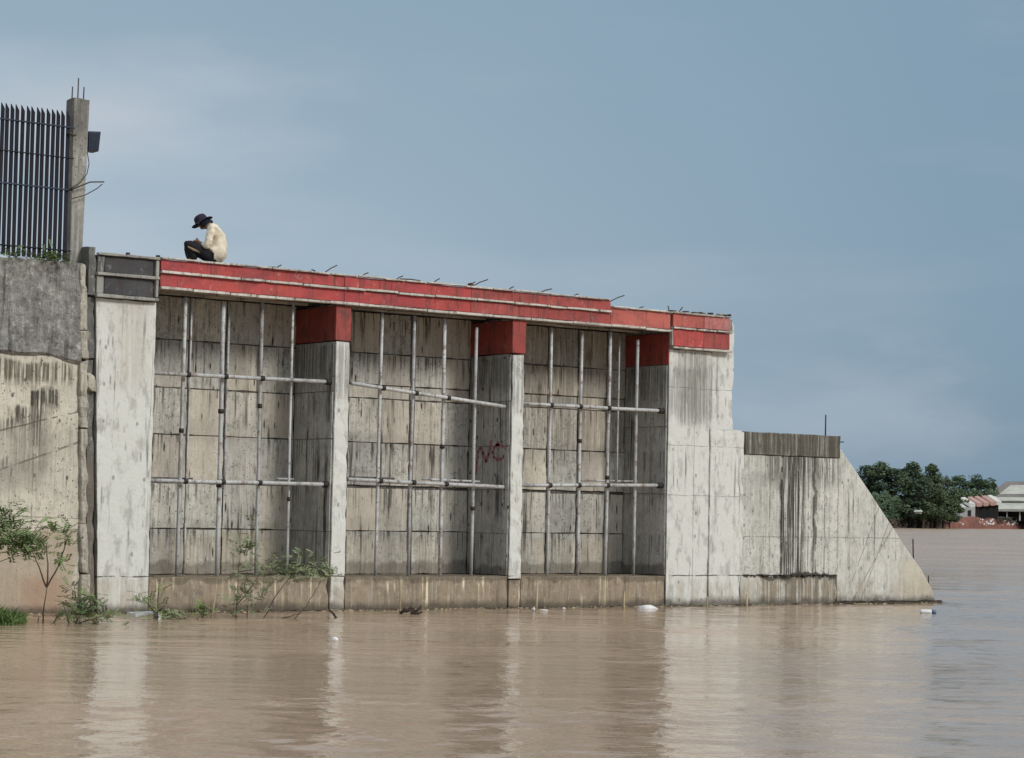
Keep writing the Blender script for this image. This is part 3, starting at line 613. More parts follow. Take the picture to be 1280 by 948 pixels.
# ------------------------------------------------------------------ fence, column, box
F = thing('picket_fence', 'dark blue black metal fence of thin upright pickets on top of the tall retaining wall', 'fence', (14.3, .22, 5.5))
pm = MB(); pm.box(-.028, .028, -.012, .012, 0, 2.33)
pm.v[4:] = [(-.028, -.012, 2.38), (.028, -.012, 2.29), (-.028, .012, 2.38), (.028, .012, 2.29)]
first = None; NP = 64
for i in range(NP):
    x = 15.35 - i * .0862
    if first is None:
        first = pm.build('picket', M['fence_blue'], F); first.data = first.data.copy()
        for v in first.data.vertices: v.co += o0 * 0
        me = first.data
        me.vertices.foreach_set('co', [c for v in pm.v for c in v]); me.update(); q = first
    else:
        q = first.copy(); col.objects.link(q); q.parent = F
    q.location = (x - 14.3, rnd.uniform(-.004, .004), .07); q.rotation_euler = (0, rnd.uniform(-.004, .004), 0)
for z, r_, mt in ((7.69, .014, 'rail_blue'), (7.20, .010, 'fence_blue'), (6.69, .014, 'rail_blue'), (5.72, .012, 'fence_blue')):
    child_rod('rail', [(9.85, .195, z), (15.45, .195, z)], r_, mt, F, 6)
Cn = thing('fence_column', 'weathered square concrete column with rebar ends on top at the end of the fence', 'column', (15.5, .35, 5.5))
bm = bmesh.new(); oo = origin(Cn); nz = 34; ringn = 12; rings = []
for j in range(nz + 1):
    z = 5.45 + 2.73 * j / nz; tp = .90 + .30 * (z - 5.5) / 2.7; rr = []
    for k in range(ringn):
        t = 2 * PI * k / ringn + .26; c_, s_ = math.cos(t), math.sin(t); q = 1 / max(abs(c_), abs(s_)) ** .75
        d = 1 + .03 * mnoise.noise(Vector((c_ * 2, s_ * 2, z * 4)))
        rr.append(bm.verts.new(Vector((15.575 + .122 * c_ * q * tp * d, .37 + .13 * s_ * q * tp * d, z + (.02 * mnoise.noise(Vector((c_, s_, 4))) if j == nz else 0))) - oo))
    rings.append(rr)
for j in range(nz):
    for k in range(ringn): bm.faces.new((rings[j][k], rings[j][(k + 1) % ringn], rings[j + 1][(k + 1) % ringn], rings[j + 1][k]))
bm.faces.new(rings[-1])
me = bpy.data.meshes.new('shaft'); bm.to_mesh(me); bm.free(); me.materials.append(M['column']); _link(bpy.data.objects.new('shaft', me), Cn)
for x, z in ((15.46, 8.38), (15.56, 8.53), (15.66, 8.40)): child_rod('rebar', [(x, .35, 8.15), (x + .004, .35, z)], .010, 'iron', Cn, 6)
child_rod('bent_wire', [(15.36, .18, 6.68), (15.50, .14, 6.74), (15.70, .10, 6.84), (15.92, .05, 6.86)], .011, 'iron', Cn, 6)
child_rod('bent_wire', [(15.42, .16, 6.55), (15.62, .12, 6.62), (15.80, .06, 6.74), (15.88, .03, 6.82)], .008, 'iron', Cn, 6)
child_rod('tie_wire', [(15.32, .17, 7.60), (15.42, .16, 7.56), (15.46, .17, 7.58)], .02, 'iron', Cn, 6)
Bx = thing('wall_box', 'small dark blue box with a sloping side fixed high on the concrete column', 'floodlight', (15.72, .35, 7.5))
m = MB(); m.add([(15.72, .24, 7.37), (15.885, .20, 7.36), (15.72, .46, 7.37), (15.885, .42, 7.36), (15.72, .24, 7.68), (15.915, .20, 7.69), (15.72, .46, 7.68), (15.915, .42, 7.69)],
                [(0, 2, 3, 1), (4, 5, 7, 6), (0, 1, 5, 4), (2, 6, 7, 3), (0, 4, 6, 2), (1, 3, 7, 5)])
ob = m.build('casing', M['box_blue'], Bx); bv = ob.modifiers.new('b', 'BEVEL'); bv.width = .012; bv.segments = 2
m = MB(); m.add([(15.745, .228, 7.395), (15.868, .196, 7.39), (15.745, .228, 7.655), (15.888, .192, 7.66)], [(0, 1, 3, 2)]); m.build('front_glass', M['lens'], Bx)
child_rod('cable', [(15.70, .25, 7.37), (15.72, .2, 7.15), (15.67, .16, 6.98), (15.55, .14, 6.82), (15.38, .16, 6.70)], .007, 'black', Bx, 6)

# ------------------------------------------------------------------ scaffold pipes
GU = 'upright steel pipes standing in the bays'; GH = 'horizontal steel pipes across the bays'
def pipe(name, a, b, label, group, mat='steel', r=.030, wob=.012, clamps=(), end=None):
    P_ = thing(name, label, 'pipe', a, group); a, b = Vector(a), Vector(b); pts = []
    for i in range(7):
        t = i / 6; p = a.lerp(b, t); w_ = wob * math.sin(t * PI)
        pts.append(p + Vector((mnoise.noise(p * .9) * w_, mnoise.noise(p * .7 + Vector((5, 5, 5))) * w_, mnoise.noise(p * .8) * w_)))
    child_rod('tube', pts, r, mat, P_, 10)
    for t in clamps:
        p = a.lerp(b, t); d = (b - a).normalized() * .035
        child_rod('coupler', [p - d, p + d], r * 1.35, 'black', P_, 8)
    return P_
ups = [(17.53, 5.14, 'white stained', 'first upright pipe from the big white pier, in the nearest bay'),
       (18.24, 5.11, '', 'second upright pipe from the big white pier, the brightest in the nearest bay'),
       (18.98, 5.16, '', 'third upright pipe from the big white pier, in the nearest bay'),
       (19.58, 5.20, '', 'thin upright pipe beside the shaded side of the first narrow pier'),
       (21.39, 5.14, '', 'first upright pipe past the first narrow pier, in the middle bay'),
       (22.07, 5.14, '', 'second upright pipe of the middle bay, crossing the tilted horizontal pipe'),
       (22.72, 5.14, '', 'third upright pipe of the middle bay, left of the graffiti pier side'),
       (23.42, 5.02, '', 'upright pipe standing beside the red graffiti in the middle bay'),
       (25.12, 5.13, '', 'first upright pipe past the second narrow pier, in the far bay'),
       (25.84, 5.10, '', 'second upright pipe of the far bay, left of the dark pair'),
       (26.52, 5.14, '', 'third upright pipe of the far bay, with a dark pipe close behind it'),
       (27.19, 5.03, '', 'last upright pipe, in front of the dark red head in the far bay')]
for i, (x, zt, _, lab) in enumerate(ups):
    dx = pr.uniform(-.02, .02)
    pipe('upright_pipe', (x + dx, .24, .575), (x, .22, zt), lab, GU, r=(.032, .036, .030, .022, .030, .028, .034, .030, .028, .030, .032, .032)[i], clamps=((.52,), (.33, .6), (.62,), (.28,), (), (), (.5,), (.27,), (), (.55,), (.4,), ())[i])
for (x, z0, z1, lab, mt, r_) in ((17.76, .60, 5.17, 'slim pipe close behind the first upright pipe of the nearest bay', 'steel', .018), (18.47, 2.1, 4.95, 'short slim pipe behind the brightest upright, ending at mid height', 'steel', .02),
                     (21.52, .58, 5.14, 'dark rusty pipe close behind the first upright of the middle bay', 'steel_dark', .024), (22.24, .58, 5.1, 'dark rusty pipe close behind the second upright of the middle bay', 'steel_dark', .022),
                     (26.70, .58, 5.1, 'dark pipe close behind the third upright of the far bay', 'steel_dark', .034), (26.92, 2.2, 5.1, 'slim pale pipe in the upper half of the far bay', 'steel', .018)):
    pipe('upright_pipe', (x, .45, z0), (x + .01, .45, z1), lab, GU, mat=mt, r=r_)
hz = [((16.90, .12, 3.86), (20.22, .12, 3.88), 'upper horizontal pipe across the nearest bay with a black end clamp', 1),
      ((16.90, .12, 2.12), (20.22, .12, 2.13), 'lower horizontal pipe across the nearest bay with a black end clamp', 1),
      ((20.72, .12, 3.88), (24.01, .12, 3.62), 'tilted horizontal pipe in the upper middle bay', 0),
      ((20.70, .12, 2.23), (24.01, .12, 2.17), 'horizontal pipe across the middle bay below the red graffiti', 0),
      ((24.42, .12, 3.69), (27.66, .12, 3.70), 'upper horizontal pipe across the far bay', 1),
      ((24.42, .12, 2.21), (27.66, .12, 2.28), 'lower horizontal pipe across the far bay', 1)]
for a, b, lab, e in hz:
    P_ = pipe('cross_pipe', a, b, lab, GH, r=.034, clamps=(.2, .41, .62))
    if e: child_rod('end_clamp', [Vector(b) - Vector((.02, 0, 0)), Vector(b) + Vector((.10, 0, 0))], .055, 'black', P_, 8)
for a, b, lab, mt in (((17.0, .5, 2.17), (17.9, .5, 2.17), 'short dark rod behind the lower cross pipe next to the big white pier', 'steel_dark'), ((19.5, .5, 2.21), (19.85, .5, 2.21), 'very short pale rod behind the lower cross pipe in the nearest bay', 'steel'),
                  ((22.5, .5, 2.28), (23.75, .5, 2.26), 'short pale rod behind the lower cross pipe below the graffiti', 'steel'), ((26.1, .5, 2.34), (27.45, .5, 2.35), 'short pale rod behind the lower cross pipe in the far bay', 'steel'),
                  ((20.96, .5, 2.27), (21.9, .5, 2.27), 'short dark rod behind the lower cross pipe next to the first narrow pier', 'steel_dark')):
    pipe('short_rod', a, b, lab, 'short rods tied behind the cross pipes', mat=mt, r=.02)

# ------------------------------------------------------------------ person
def skin_obj(name, verts, edges, radii, mat, parent, sub=2, disp=0):
    me = bpy.data.meshes.new(name); me.from_pydata([tuple(v) for v in verts], edges, []); me.update(); me.materials.append(mat)
    o = bpy.data.objects.new(name, me); _link(o, parent)
    md = o.modifiers.new('skin', 'SKIN')
    if not me.skin_vertices: 
        import sys; print('no skin layer', file=sys.stderr)
    for i, r_ in enumerate(radii):
        sv = me.skin_vertices[0].data[i]; sv.radius = (r_, r_) if isinstance(r_, (int, float)) else r_; sv.use_root = (i == 0)
    md.use_smooth_shade = True
    s = o.modifiers.new('sub', 'SUBSURF'); s.levels = sub; s.render_levels = sub
    if disp:
        tx = bpy.data.textures.new(name + '_folds', 'CLOUDS'); tx.noise_scale = .09
        d = o.modifiers.new('folds', 'DISPLACE'); d.texture = tx; d.strength = disp; d.mid_level = .5
    return o
# local frame: +x forward, +y the person's left, z up
PM = thing('person', 'person in cream shirt and dark brimmed hat sitting hunched on the red beam', 'person', (18.07, .30, 5.73))
PM.scale = (1.06, 1.06, 1.06); PM.rotation_euler = (0, 0, math.atan2(.60, -.80))
bv_, be, br = [], [], []
def jv(p, r_): bv_.append(p); br.append(r_); return len(bv_) - 1
pel = jv((-.06, 0, .11), .085); sp1 = jv((-.10, 0, .27), .11); sp2 = jv((-.07, 0, .43), .115); sp3 = jv((-.0, 0, .56), .10); nk = jv((.07, 0, .62), .055); hd0 = jv((.13, 0, .62), .07); hd1 = jv((.19, 0, .66), .088); hd2 = jv((.235, 0, .70), .07)
be += [(pel, sp1), (sp1, sp2), (sp2, sp3), (sp3, nk), (nk, hd0), (hd0, hd1), (hd1, hd2)]
chin = jv((.22, 0, .575), .035); be.append((hd0, chin))
for s in (1, -1):
    sh = jv((.01, .15 * s, .54), .055); elb = jv((.07, .21 * s, .25), .040); wr = jv((.21, .08 * s, .33), .026); pm_ = jv((.26, .05 * s, .36), .026)
    be += [(sp3, sh), (sh, elb), (elb, wr), (wr, pm_)]
    for k in range(4):
        f1 = jv((.295, (.02 + k * .022) * s, .375 - k * .006), .0095); f2 = jv((.325 - k * .003, (.018 + k * .02) * s, .365 - k * .006), .0085); be += [(pm_, f1), (f1, f2)]
    t1 = jv((.255, .025 * s, .395), .010); t2 = jv((.28, .012 * s, .412), .009); be += [(pm_, t1), (t1, t2)]
    hp = jv((.0, .09 * s, .10), .062)
    if s == 1: kn = jv((.42, .17, .31), .058); an = jv((.27, .15, .07), .036); ft = jv((.36, .12, .040), .028)
    else: kn = jv((.45, -.20, .31), .058); an = jv((.33, .02, .07), .036); ft = jv((.40, .10, .045), .030)
    be += [(pel, hp), (hp, kn), (kn, an), (an, ft)]
skin_obj('body', bv_, be, br, M['skin'], PM)
# shirt: torso and sleeves, loose
v = [(-.045, 0, .075), (-.05, 0, .18), (-.07, 0, .30), (-.055, 0, .44), (.0, 0, .555), (.065, 0, .60)]
rr = [.16, .165, .155, .15, .12, .08]; v += [(.07, 0, .13)]; rr += [.13]; v += [(.035, .13, .12), (.035, -.13, .12)]; rr += [.115, .115]; e = [(i, i + 1) for i in range(5)] + [(1, 6), (1, 7), (1, 8)]
for s in (1, -1):
    b0 = len(v); v += [(.015, .15 * s, .54), (.045, .20 * s, .40), (.07, .215 * s, .25), (.16, .13 * s, .30)]; rr += [.072, .066, .062, .045]; e += [(4, b0), (b0, b0 + 1), (b0 + 1, b0 + 2), (b0 + 2, b0 + 3)]
skin_obj('shirt', v, e, rr, M['shirt'], PM, 3, .045)
v = [(-.03, 0, .12)]; rr = [.11]; e = []
for s, k_, a_ in ((1, (.42, .17, .315), (.30, .155, .12)), (-1, (.45, -.20, .315), (.36, -.03, .09))):
    b0 = len(v); v += [(.04, .10 * s, .11), tuple((Vector((.02, .10 * s, .11)) + Vector(k_)) / 2), k_, a_, tuple((Vector(a_) * 2 - Vector(k_) * .6) / 1.4)]; rr += [.115, .105, .082, .066, .05]
    e += [(0, b0), (b0, b0 + 1), (b0 + 1, b0 + 2), (b0 + 2, b0 + 3), (b0 + 3, b0 + 4)]
skin_obj('trousers', v, e, rr, M['trouser'], PM, 2, .02)
skin_obj('head_cloth', [(.02, 0, .62), (.09, 0, .645), (.155, 0, .65), (.215, 0, .665), (.20, 0, .59)], [(0, 1), (1, 2), (2, 3), (2, 4)], [.075, .075, .095, .085, .05], M['scarf'], PM, 2, .01)
m = MB()      # nose and brow under the hat
m.add([(.285, -.018, .63), (.285, .018, .63), (.315, 0, .605), (.28, 0, .665)], [(0, 1, 2), (0, 3, 1), (0, 2, 3), (1, 3, 2)])
nose = MB(); nose.v = [Vector(v_) for v_ in m.v]; nose.f = m.f
me = bpy.data.meshes.new('nose'); me.from_pydata([tuple(x) for x in m.v], [], m.f); me.materials.append(M['skin']); _link(bpy.data.objects.new('nose', me), PM)
m = MB(); m.tube([(.37, .235, .245), (.28, .225, .20), (.18, .205, .165)], [.014, .022, .016], 8)
me = bpy.data.meshes.new('cloth_strip'); me.from_pydata(m.v, [], m.f); me.materials.append(cloth('tan_cloth', (.30, .21, .14), (.24, .17, .11))); _link(bpy.data.objects.new('cloth_strip', me), PM)
# hat: lathed crown and drooping brim, tilted forward
prf = [(.0, .112), (.05, .110), (.082, .096), (.10, .066), (.106, .025), (.110, .005), (.15, -.004), (.180, -.014), (.182, -.022), (.15, -.014), (.105, -.008)]
n = 28; hv = []; hf = []
for i, (r_, z_) in enumerate(prf):
    for k in range(n):
        t = 2 * PI * k / n; wv = .008 * math.sin(3 * t + 1) if r_ > .13 else 0; hv.append((r_ * math.cos(t), r_ * .95 * math.sin(t), z_ + wv))
for i in range(len(prf) - 1):
    for k in range(n): hf.append((i * n + k, (i + 1) * n + k, (i + 1) * n + (k + 1) % n, i * n + (k + 1) % n))
me = bpy.data.meshes.new('hat'); me.from_pydata(hv, [], hf); me.materials.append(M['hat']); me.polygons.foreach_set('use_smooth', [True] * len(hf))
hat = bpy.data.objects.new('hat', me); _link(hat, PM); hat.location = (.20, 0, .675); hat.rotation_euler = (0, math.radians(31), 0)

# ------------------------------------------------------------------ shrubs and grass at the water's edge
def leafy(name, label, cat, base, stems, leafsets, seed=1, leaf='leaf', kind=None, stem_r=.009):
    """stems: polylines in metres (right, up[, back]); leafsets: (x, z, spread x, spread z, count, leaf length)"""
    R_ = random.Random(seed); B = Vector(base); T = thing(name, label, cat, base)
    def P3(q): return B + RH * q[0] + Vector((0, 0, q[1])) + FH * (q[2] if len(q) > 2 else 0)
    for st in stems:
        pts = [P3(q) for q in st]; dense = []
        for i in range(len(pts) - 1):
            for k in range(3):
                t = k / 3; p = pts[i].lerp(pts[i + 1], t); dense.append(p + Vector((R_.uniform(-1, 1), R_.uniform(-1, 1), R_.uniform(-1, 1))) * .008)
        dense.append(pts[-1]); nn = len(dense)
        m = MB(); m.tube(dense, [stem_r * (1 - .75 * i / nn) for i in range(nn)], 5); m.build('stem', M['bark'], T)
    m = MB()
    for (cx, cz, sx, sz, cnt, ll) in leafsets:
        for _ in range(int(cnt * 1.15)):
            c = P3((cx + R_.gauss(0, sx), cz + R_.gauss(0, sz), R_.gauss(0, max(sx, .08))))
            # a short twig with opposite leaflets
            ll_ = ll; ll = ll * 1.45; d = Vector((R_.uniform(-1, 1), R_.uniform(-1, 1), R_.uniform(-.35, .7))).normalized(); up = Vector((R_.uniform(-.3, .3), R_.uniform(-.3, .3), 1)).normalized()
            s_ = d.cross(up).normalized(); n_ = s_.cross(d); L_ = ll * R_.uniform(2.0, 3.4)
            for k in range(5):
                for sg in (-1, 1):
                    a = c + d * (L_ * k / 5); q = (s_ * sg * .85 + d * .5).normalized() * ll * R_.uniform(.7, 1.1); w_ = d * ll * .27; dr = Vector((0, 0, -1)) * ll * R_.uniform(0, .3)
                    m.add([a, a + q * .5 + w_ + dr * .3, a + q + dr, a + q * .5 - w_ + dr * .3], [(0, 1, 2, 3)])
            ll = ll_
    m.build('foliage', M[leaf], T, kind='stuff'); return T
S7 = 1 / 78.0
leafy('river_shrub', 'leafy shrub branch reaching in from the frame edge in front of the beige wall', 'shrub', (13.15, -2.6, 0), [[(-.6, .3), (-.25, .72), (0, .88), (.30, .98), (.55, 1.08)], [(-.2, .75), (.1, 1.2), (.3, 1.35)], [(.2, .95), (.45, 1.25), (.62, 1.5)], [(-.3, .7), (-.1, 1.4), (.05, 1.65)]],
      [(-.02, 1.45, .22, .14, 100, .05), (.22, 1.22, .18, .12, 95, .045), (.48, 1.12, .12, .08, 50, .045), (.0, 1.1, .2, .08, 40, .045), (.75, 1.38, .12, .07, 10, .04)], 2)
leafy('river_sapling', 'bare forked sapling with a leafy tip standing in the water before the beige wall', 'sapling', (14.02, -2.25, -.1), [[(0, 0), (.02, .35), (.05, .62)], [(.05, .6), (-.08, .9), (-.2, 1.15)], [(.05, .6), (.06, .95), (.02, 1.25)], [(.05, .6), (.22, .95), (.30, 1.25), (.38, 1.42)], [(-.12, -.1), (-.05, .18)], [(.1, -.02), (.22, .2)]],
      [(.32, 1.28, .09, .07, 13, .045), (.22, 1.0, .06, .05, 7, .05), (-.08, 1.1, .08, .08, 7, .04), (.35, 1.45, .1, .05, 10, .05)], 5, stem_r=.014)
leafy('water_weed', 'bushy green weed standing in the water before the dark joint', 'weed', (14.36, -2.63, 0), [[(0, -.1), (.02, .3), (-.05, .6)], [(0, 0), (.2, .35), (.25, .6)], [(-.1, 0), (-.2, .3)], [(.05, .0), (.35, .1), (.6, .15)]],
      [(-.02, .32, .13, .15, 60, .04), (.25, .22, .12, .12, 30, .04), (.1, .08, .3, .04, 30, .035), (.5, .12, .14, .05, 20, .035)], 8)
leafy('water_weed', 'small sparse weed in the water before the foot of the big white pier', 'weed', (16.0, -2.0, 0), [[(0, -.05), (0, .3), (.03, .62)], [(0, .1), (.15, .25)], [(-.02, .1), (-.2, .28), (-.28, .4)]], [(.02, .3, .07, .16, 16, .04), (-.2, .3, .08, .06, 10, .04), (.0, .08, .2, .04, 14, .035)], 9)
leafy('water_weed', 'tiny weed with white debris just past the big white pier', 'weed', (17.0, -1.6, 0), [[(0, -.08), (.02, .15), (0, .28)], [(0, 0), (-.12, .16)]], [(0, .12, .14, .05, 26, .035)], 10)
leafy('river_shrub', 'wide thin green shrub standing in the water at the foot of the first narrow pier', 'shrub', (17.95, -2.0, 0),
      [[(-.52, -.1), (-.50, .5), (-.48, 1.12)], [(-.5, .2), (-.25, .5), (-.1, .85)], [(-.35, -.08), (-.33, .3)], [(-.1, -.05), (.1, .35), (.30, .62), (.45, .85)], [(-.1, .65), (.25, .72), (.6, .74)], [(.35, -.05), (.58, .2), (.72, .45), (.8, .6)], [(.2, .0), (.5, .08)], [(-.5, .7), (-.2, .75)]],
      [(-.42, 1.12, .10, .06, 22, .05), (-.32, .55, .22, .24, 60, .036), (.12, .78, .30, .09, 48, .036), (.50, .86, .26, .14, 60, .034), (.55, .70, .25, .06, 45, .045), (-.4, .25, .16, .14, 30, .04), (-.35, 1.5, .06, .12, 5, .05)], 12, leaf='leaf_dry')
leafy('crest_weed', 'leafy weed at the foot of the concrete column on the wall top', 'weed', (15.05, .12, 5.50), [[(0, 0), (.05, .15)], [(0, 0), (-.15, .2)], [(.1, 0), (.2, .08)]], [(.0, .07, .15, .05, 60, .035), (-.1, .02, .2, .05, 30, .03)], 14)
leafy('crest_weed', 'small weed sprouting between the pickets on the wall top', 'weed', (14.45, .05, 5.50), [[(0, 0), (.02, .2)], [(0, 0), (-.1, .12)]], [(0, .08, .12, .05, 36, .03)], 15)
m = MB(); R_ = random.Random(4)
for _ in range(2200):
    u = R_.random() ** .8; b = Vector((13.0, -2.2, -.03)) + RH * (-.9 + 1.55 * u) + FH * R_.gauss(0, .28); hh = R_.uniform(.2, .62) * (1.15 - u * .8)
    t = Vector((R_.gauss(0, .28), R_.gauss(0, .28), 1)).normalized(); s_ = Vector((R_.uniform(-1, 1), R_.uniform(-1, 1), 0)).normalized() * .014; d2 = Vector((R_.gauss(0, .1), R_.gauss(0, .1), 0))
    p1 = b + t * hh * .55; p2 = b + t * hh + d2
    m.add([b - s_, b + s_, p1 + s_ * .8, p1 - s_ * .8, p2], [(0, 1, 2, 3), (3, 2, 4)])
m.build('river_grass', M['grassm'], kind='stuff')

# ------------------------------------------------------------------ stakes and floating rubbish
rod('bamboo_stake', [(17.05, -1.75, -.15), (17.12, -1.74, .25), (17.16, -1.73, .52)], [.020, .018, .012], 'bamboo', 'crooked pale bamboo stake beside the wide thin shrub', 'stake', 'stakes stuck in the river bed', 7)
rod('bamboo_stake', [(20.93, -1.2, -.15), (20.95, -1.2, .3), (20.94, -1.2, .56)], [.016, .016, .012], 'bamboo', 'pale bamboo stake rising behind the driftwood in the middle bay', 'stake', 'stakes stuck in the river bed', 7)
rod('bamboo_stake', [(26.15, -.75, -.15), (26.15, -.75, .32)], .020, 'bamboo', 'short thick stake next to the white floating sack', 'stake', 'stakes stuck in the river bed', 7)
rod('bamboo_stake', [(24.03, -.9, -.15), (24.04, -.9, .40)], .018, 'bamboo', 'short pale stake next to the small foam scraps', 'stake', 'stakes stuck in the river bed', 7)
rod('bamboo_stake', [(28.4, -.5, -.15), (28.4, -.5, .20)], .016, 'bamboo', 'very short stake before the pale end block', 'stake', 'stakes stuck in the river bed', 7)
rod('bamboo_stake', [(29.5, -.4, -.15), (29.5, -.4, .22)], .020, 'bamboo', 'stubby stake where the end block meets the wing wall', 'stake', 'stakes stuck in the river bed', 7)
rod('dark_stick', [(19.10, -2.2, -.05), (19.0, -2.2, .07), (18.93, -2.2, .12)], .018, 'drift', 'short dark stick leaning in the water under the first narrow pier', 'stick', None, 6)
def blob(name, c, sx, sy, sz, mat, label, cat, seed, rot=0, group=None, taper=0):
    bm = bmesh.new(); bmesh.ops.create_icosphere(bm, subdivisions=3, radius=1); ca, sa = math.cos(rot), math.sin(rot)
    for v in bm.verts:
        p = v.co.copy(); k = 1 + .22 * mnoise.noise(p * 1.8 + Vector((seed, 0, 0))) + .07 * mnoise.noise(p * 5 + Vector((seed, 0, 0))); f_ = 1 - taper * max(0, p.x) ** 1.5
        x, y, z = p.x * sx * k, p.y * sy * k * f_, max(p.z, -.5) * sz * k * f_
        v.co = Vector((x * ca - y * sa, x * sa + y * ca, z))
    me = bpy.data.meshes.new(name); bm.to_mesh(me); bm.free(); me.materials.append(M[mat]); me.polygons.foreach_set('use_smooth', [True] * len(me.polygons))
    o = bpy.data.objects.new(name, me); o.location = c; return _link(o, None, label, cat, group)
AR = math.atan2(-.597, .802)
blob('floating_sack', (26.62, -.85, .0), .21, .12, .075, 'foam', 'bulging white plastic sack floating near the end block', 'sack', 3, AR, taper=.7)
blob('foam_scrap', (24.12, -1.0, .01), .08, .04, .014, 'foam', 'thin white foam scrap afloat by the short pale stake', 'scrap', 5, AR)
blob('foam_scrap', (24.88, -.6, .015), .03, .03, .018, 'foam', 'tiny white scrap floating alone before the far bay', 'scrap', 6, AR)
blob('foam_scrap', (23.86, -1.05, .03), .025, .025, .035, 'foam', 'small upright pale scrap left of the short stake by the second narrow pier', 'scrap', 8, AR)
blob('floating_bird_like_scrap', (15.70, -7.5, .015), .04, .03, .035, 'foam', 'small white scrap floating by itself on open brown water', 'scrap', 7, AR)
T = thing('foam_board', 'broken white foam board lying tilted at the foot of the big white pier', 'board', (15.85, -1.75, 0))
m = MB(); c = Vector((15.7, -1.7, .0))
pts = [c + RH * a + Vector((0, 0, z)) + FH * f_ for a, z, f_ in ((-.05, .10, .1), (.40, .12, .1), (.44, .135, -.05), (.10, .07, -.08))]
m.add(pts + [p - Vector((0, 0, .035)) for p in pts], [(0, 1, 2, 3), (7, 6, 5, 4), (0, 4, 5, 1), (1, 5, 6, 2), (2, 6, 7, 3), (3, 7, 4, 0)]); m.build('sheet', M['foam'], T)
m = MB(); q = c + RH * .42; m.box(q.x - .04, q.x + .04, q.y - .05, q.y + .05, -.05, .09); m.build('broken_edge', M['foam'], T)
leafy('floating_debris', 'grey green tangle of debris afloat right beside the foam board', 'debris', (16.30, -1.75, 0), [[(-.2, .02), (.05, .06), (.3, .02)], [(-.1, .0), (.1, .09)], [(.1, .03), (.2, .08), (.34, .03)]], [(.0, .04, .14, .02, 40, .03), (.22, .03, .1, .02, 20, .03)], 21, leaf='leaf_dry')
Bt = thing('plastic_bottle', 'white plastic bottle with blue cap floating past the wing wall tip', 'bottle', (31.0, -3.7, .03))
prf = [(-.16, .0), (-.16, .035), (-.14, .045), (.06, .045), (.09, .035)]
def lathe(name, prf, mat, parent, cc, d):
    m = MB(); m.tube([cc + d * x for x, r_ in prf], [max(r_, .002) for x, r_ in prf], 12); return m.build(name, M[mat], parent, smooth=True)
cc = Vector((31.0, -3.7, .025)); lathe('bottle_body', [(-.16, .0), (-.155, .035), (-.13, .048), (.02, .048), (.05, .045)], 'foam', Bt, cc, RH); lathe('bottle_cap', [(.052, .045), (.09, .045), (.13, .03), (.14, .02)], 'cap_blue', Bt, cc, RH)
D = thing('driftwood_tangle', 'dark tangle of driftwood at the foot of the bamboo stake in the middle bay', 'driftwood', (20.95, -1.5, 0))
for pts in ([(-.18, .02), (-.05, .07), (.08, .06)], [(-.08, .03), (0, .12), (.1, .05), (.16, .12)], [(.05, .02), (.15, .10), (.18, .16)], [(-.16, .0), (-.1, .1), (-.02, .04)], [(0, .02), (.12, .02), (.2, .04)]):
    child_rod('branch', [origin(D) + RH * a + Vector((0, 0, z)) for a, z in pts], [.022, .026, .016, .01][:len(pts)], 'drift', D, 6)

def waterline_litter(name, n, mat, seed, s0, s1, zh):
    R_ = random.Random(seed); m = MB()
    for _ in range(n):
        x = R_.uniform(12.6, 35.3)
        if mnoise.noise(Vector((x * .9, seed, 0))) < R_.uniform(-.5, .35): continue
        y = -.04 - abs(R_.gauss(0, .09)) - (.03 if x > 29 else 0); L_ = R_.uniform(s0, s1); a = R_.gauss(0, .35) + R_.choice((0, PI)); d = Vector((math.cos(a), math.sin(a) * .5, R_.gauss(0, .12))) * L_
        c = Vector((x, y, R_.uniform(-.004, zh))); t = Vector((0, 0, R_.uniform(.004, .014))); q = Vector((-d.y, d.x, 0)).normalized() * R_.uniform(.004, .016)
        m.add([c - d - q, c + d - q, c + d * .8 + q, c - d * .9 + q, c + t], [(0, 1, 4), (1, 2, 4), (2, 3, 4), (3, 0, 4)])
    m.build(name, M[mat], kind='stuff')
waterline_litter('waterline_twigs', 1500, 'drift', 2, .02, .09, .03)
waterline_litter('waterline_reed_bits', 500, 'bamboo', 5, .015, .06, .015)
waterline_litter('waterline_scum', 500, 'leaf_dry', 8, .015, .05, .02)
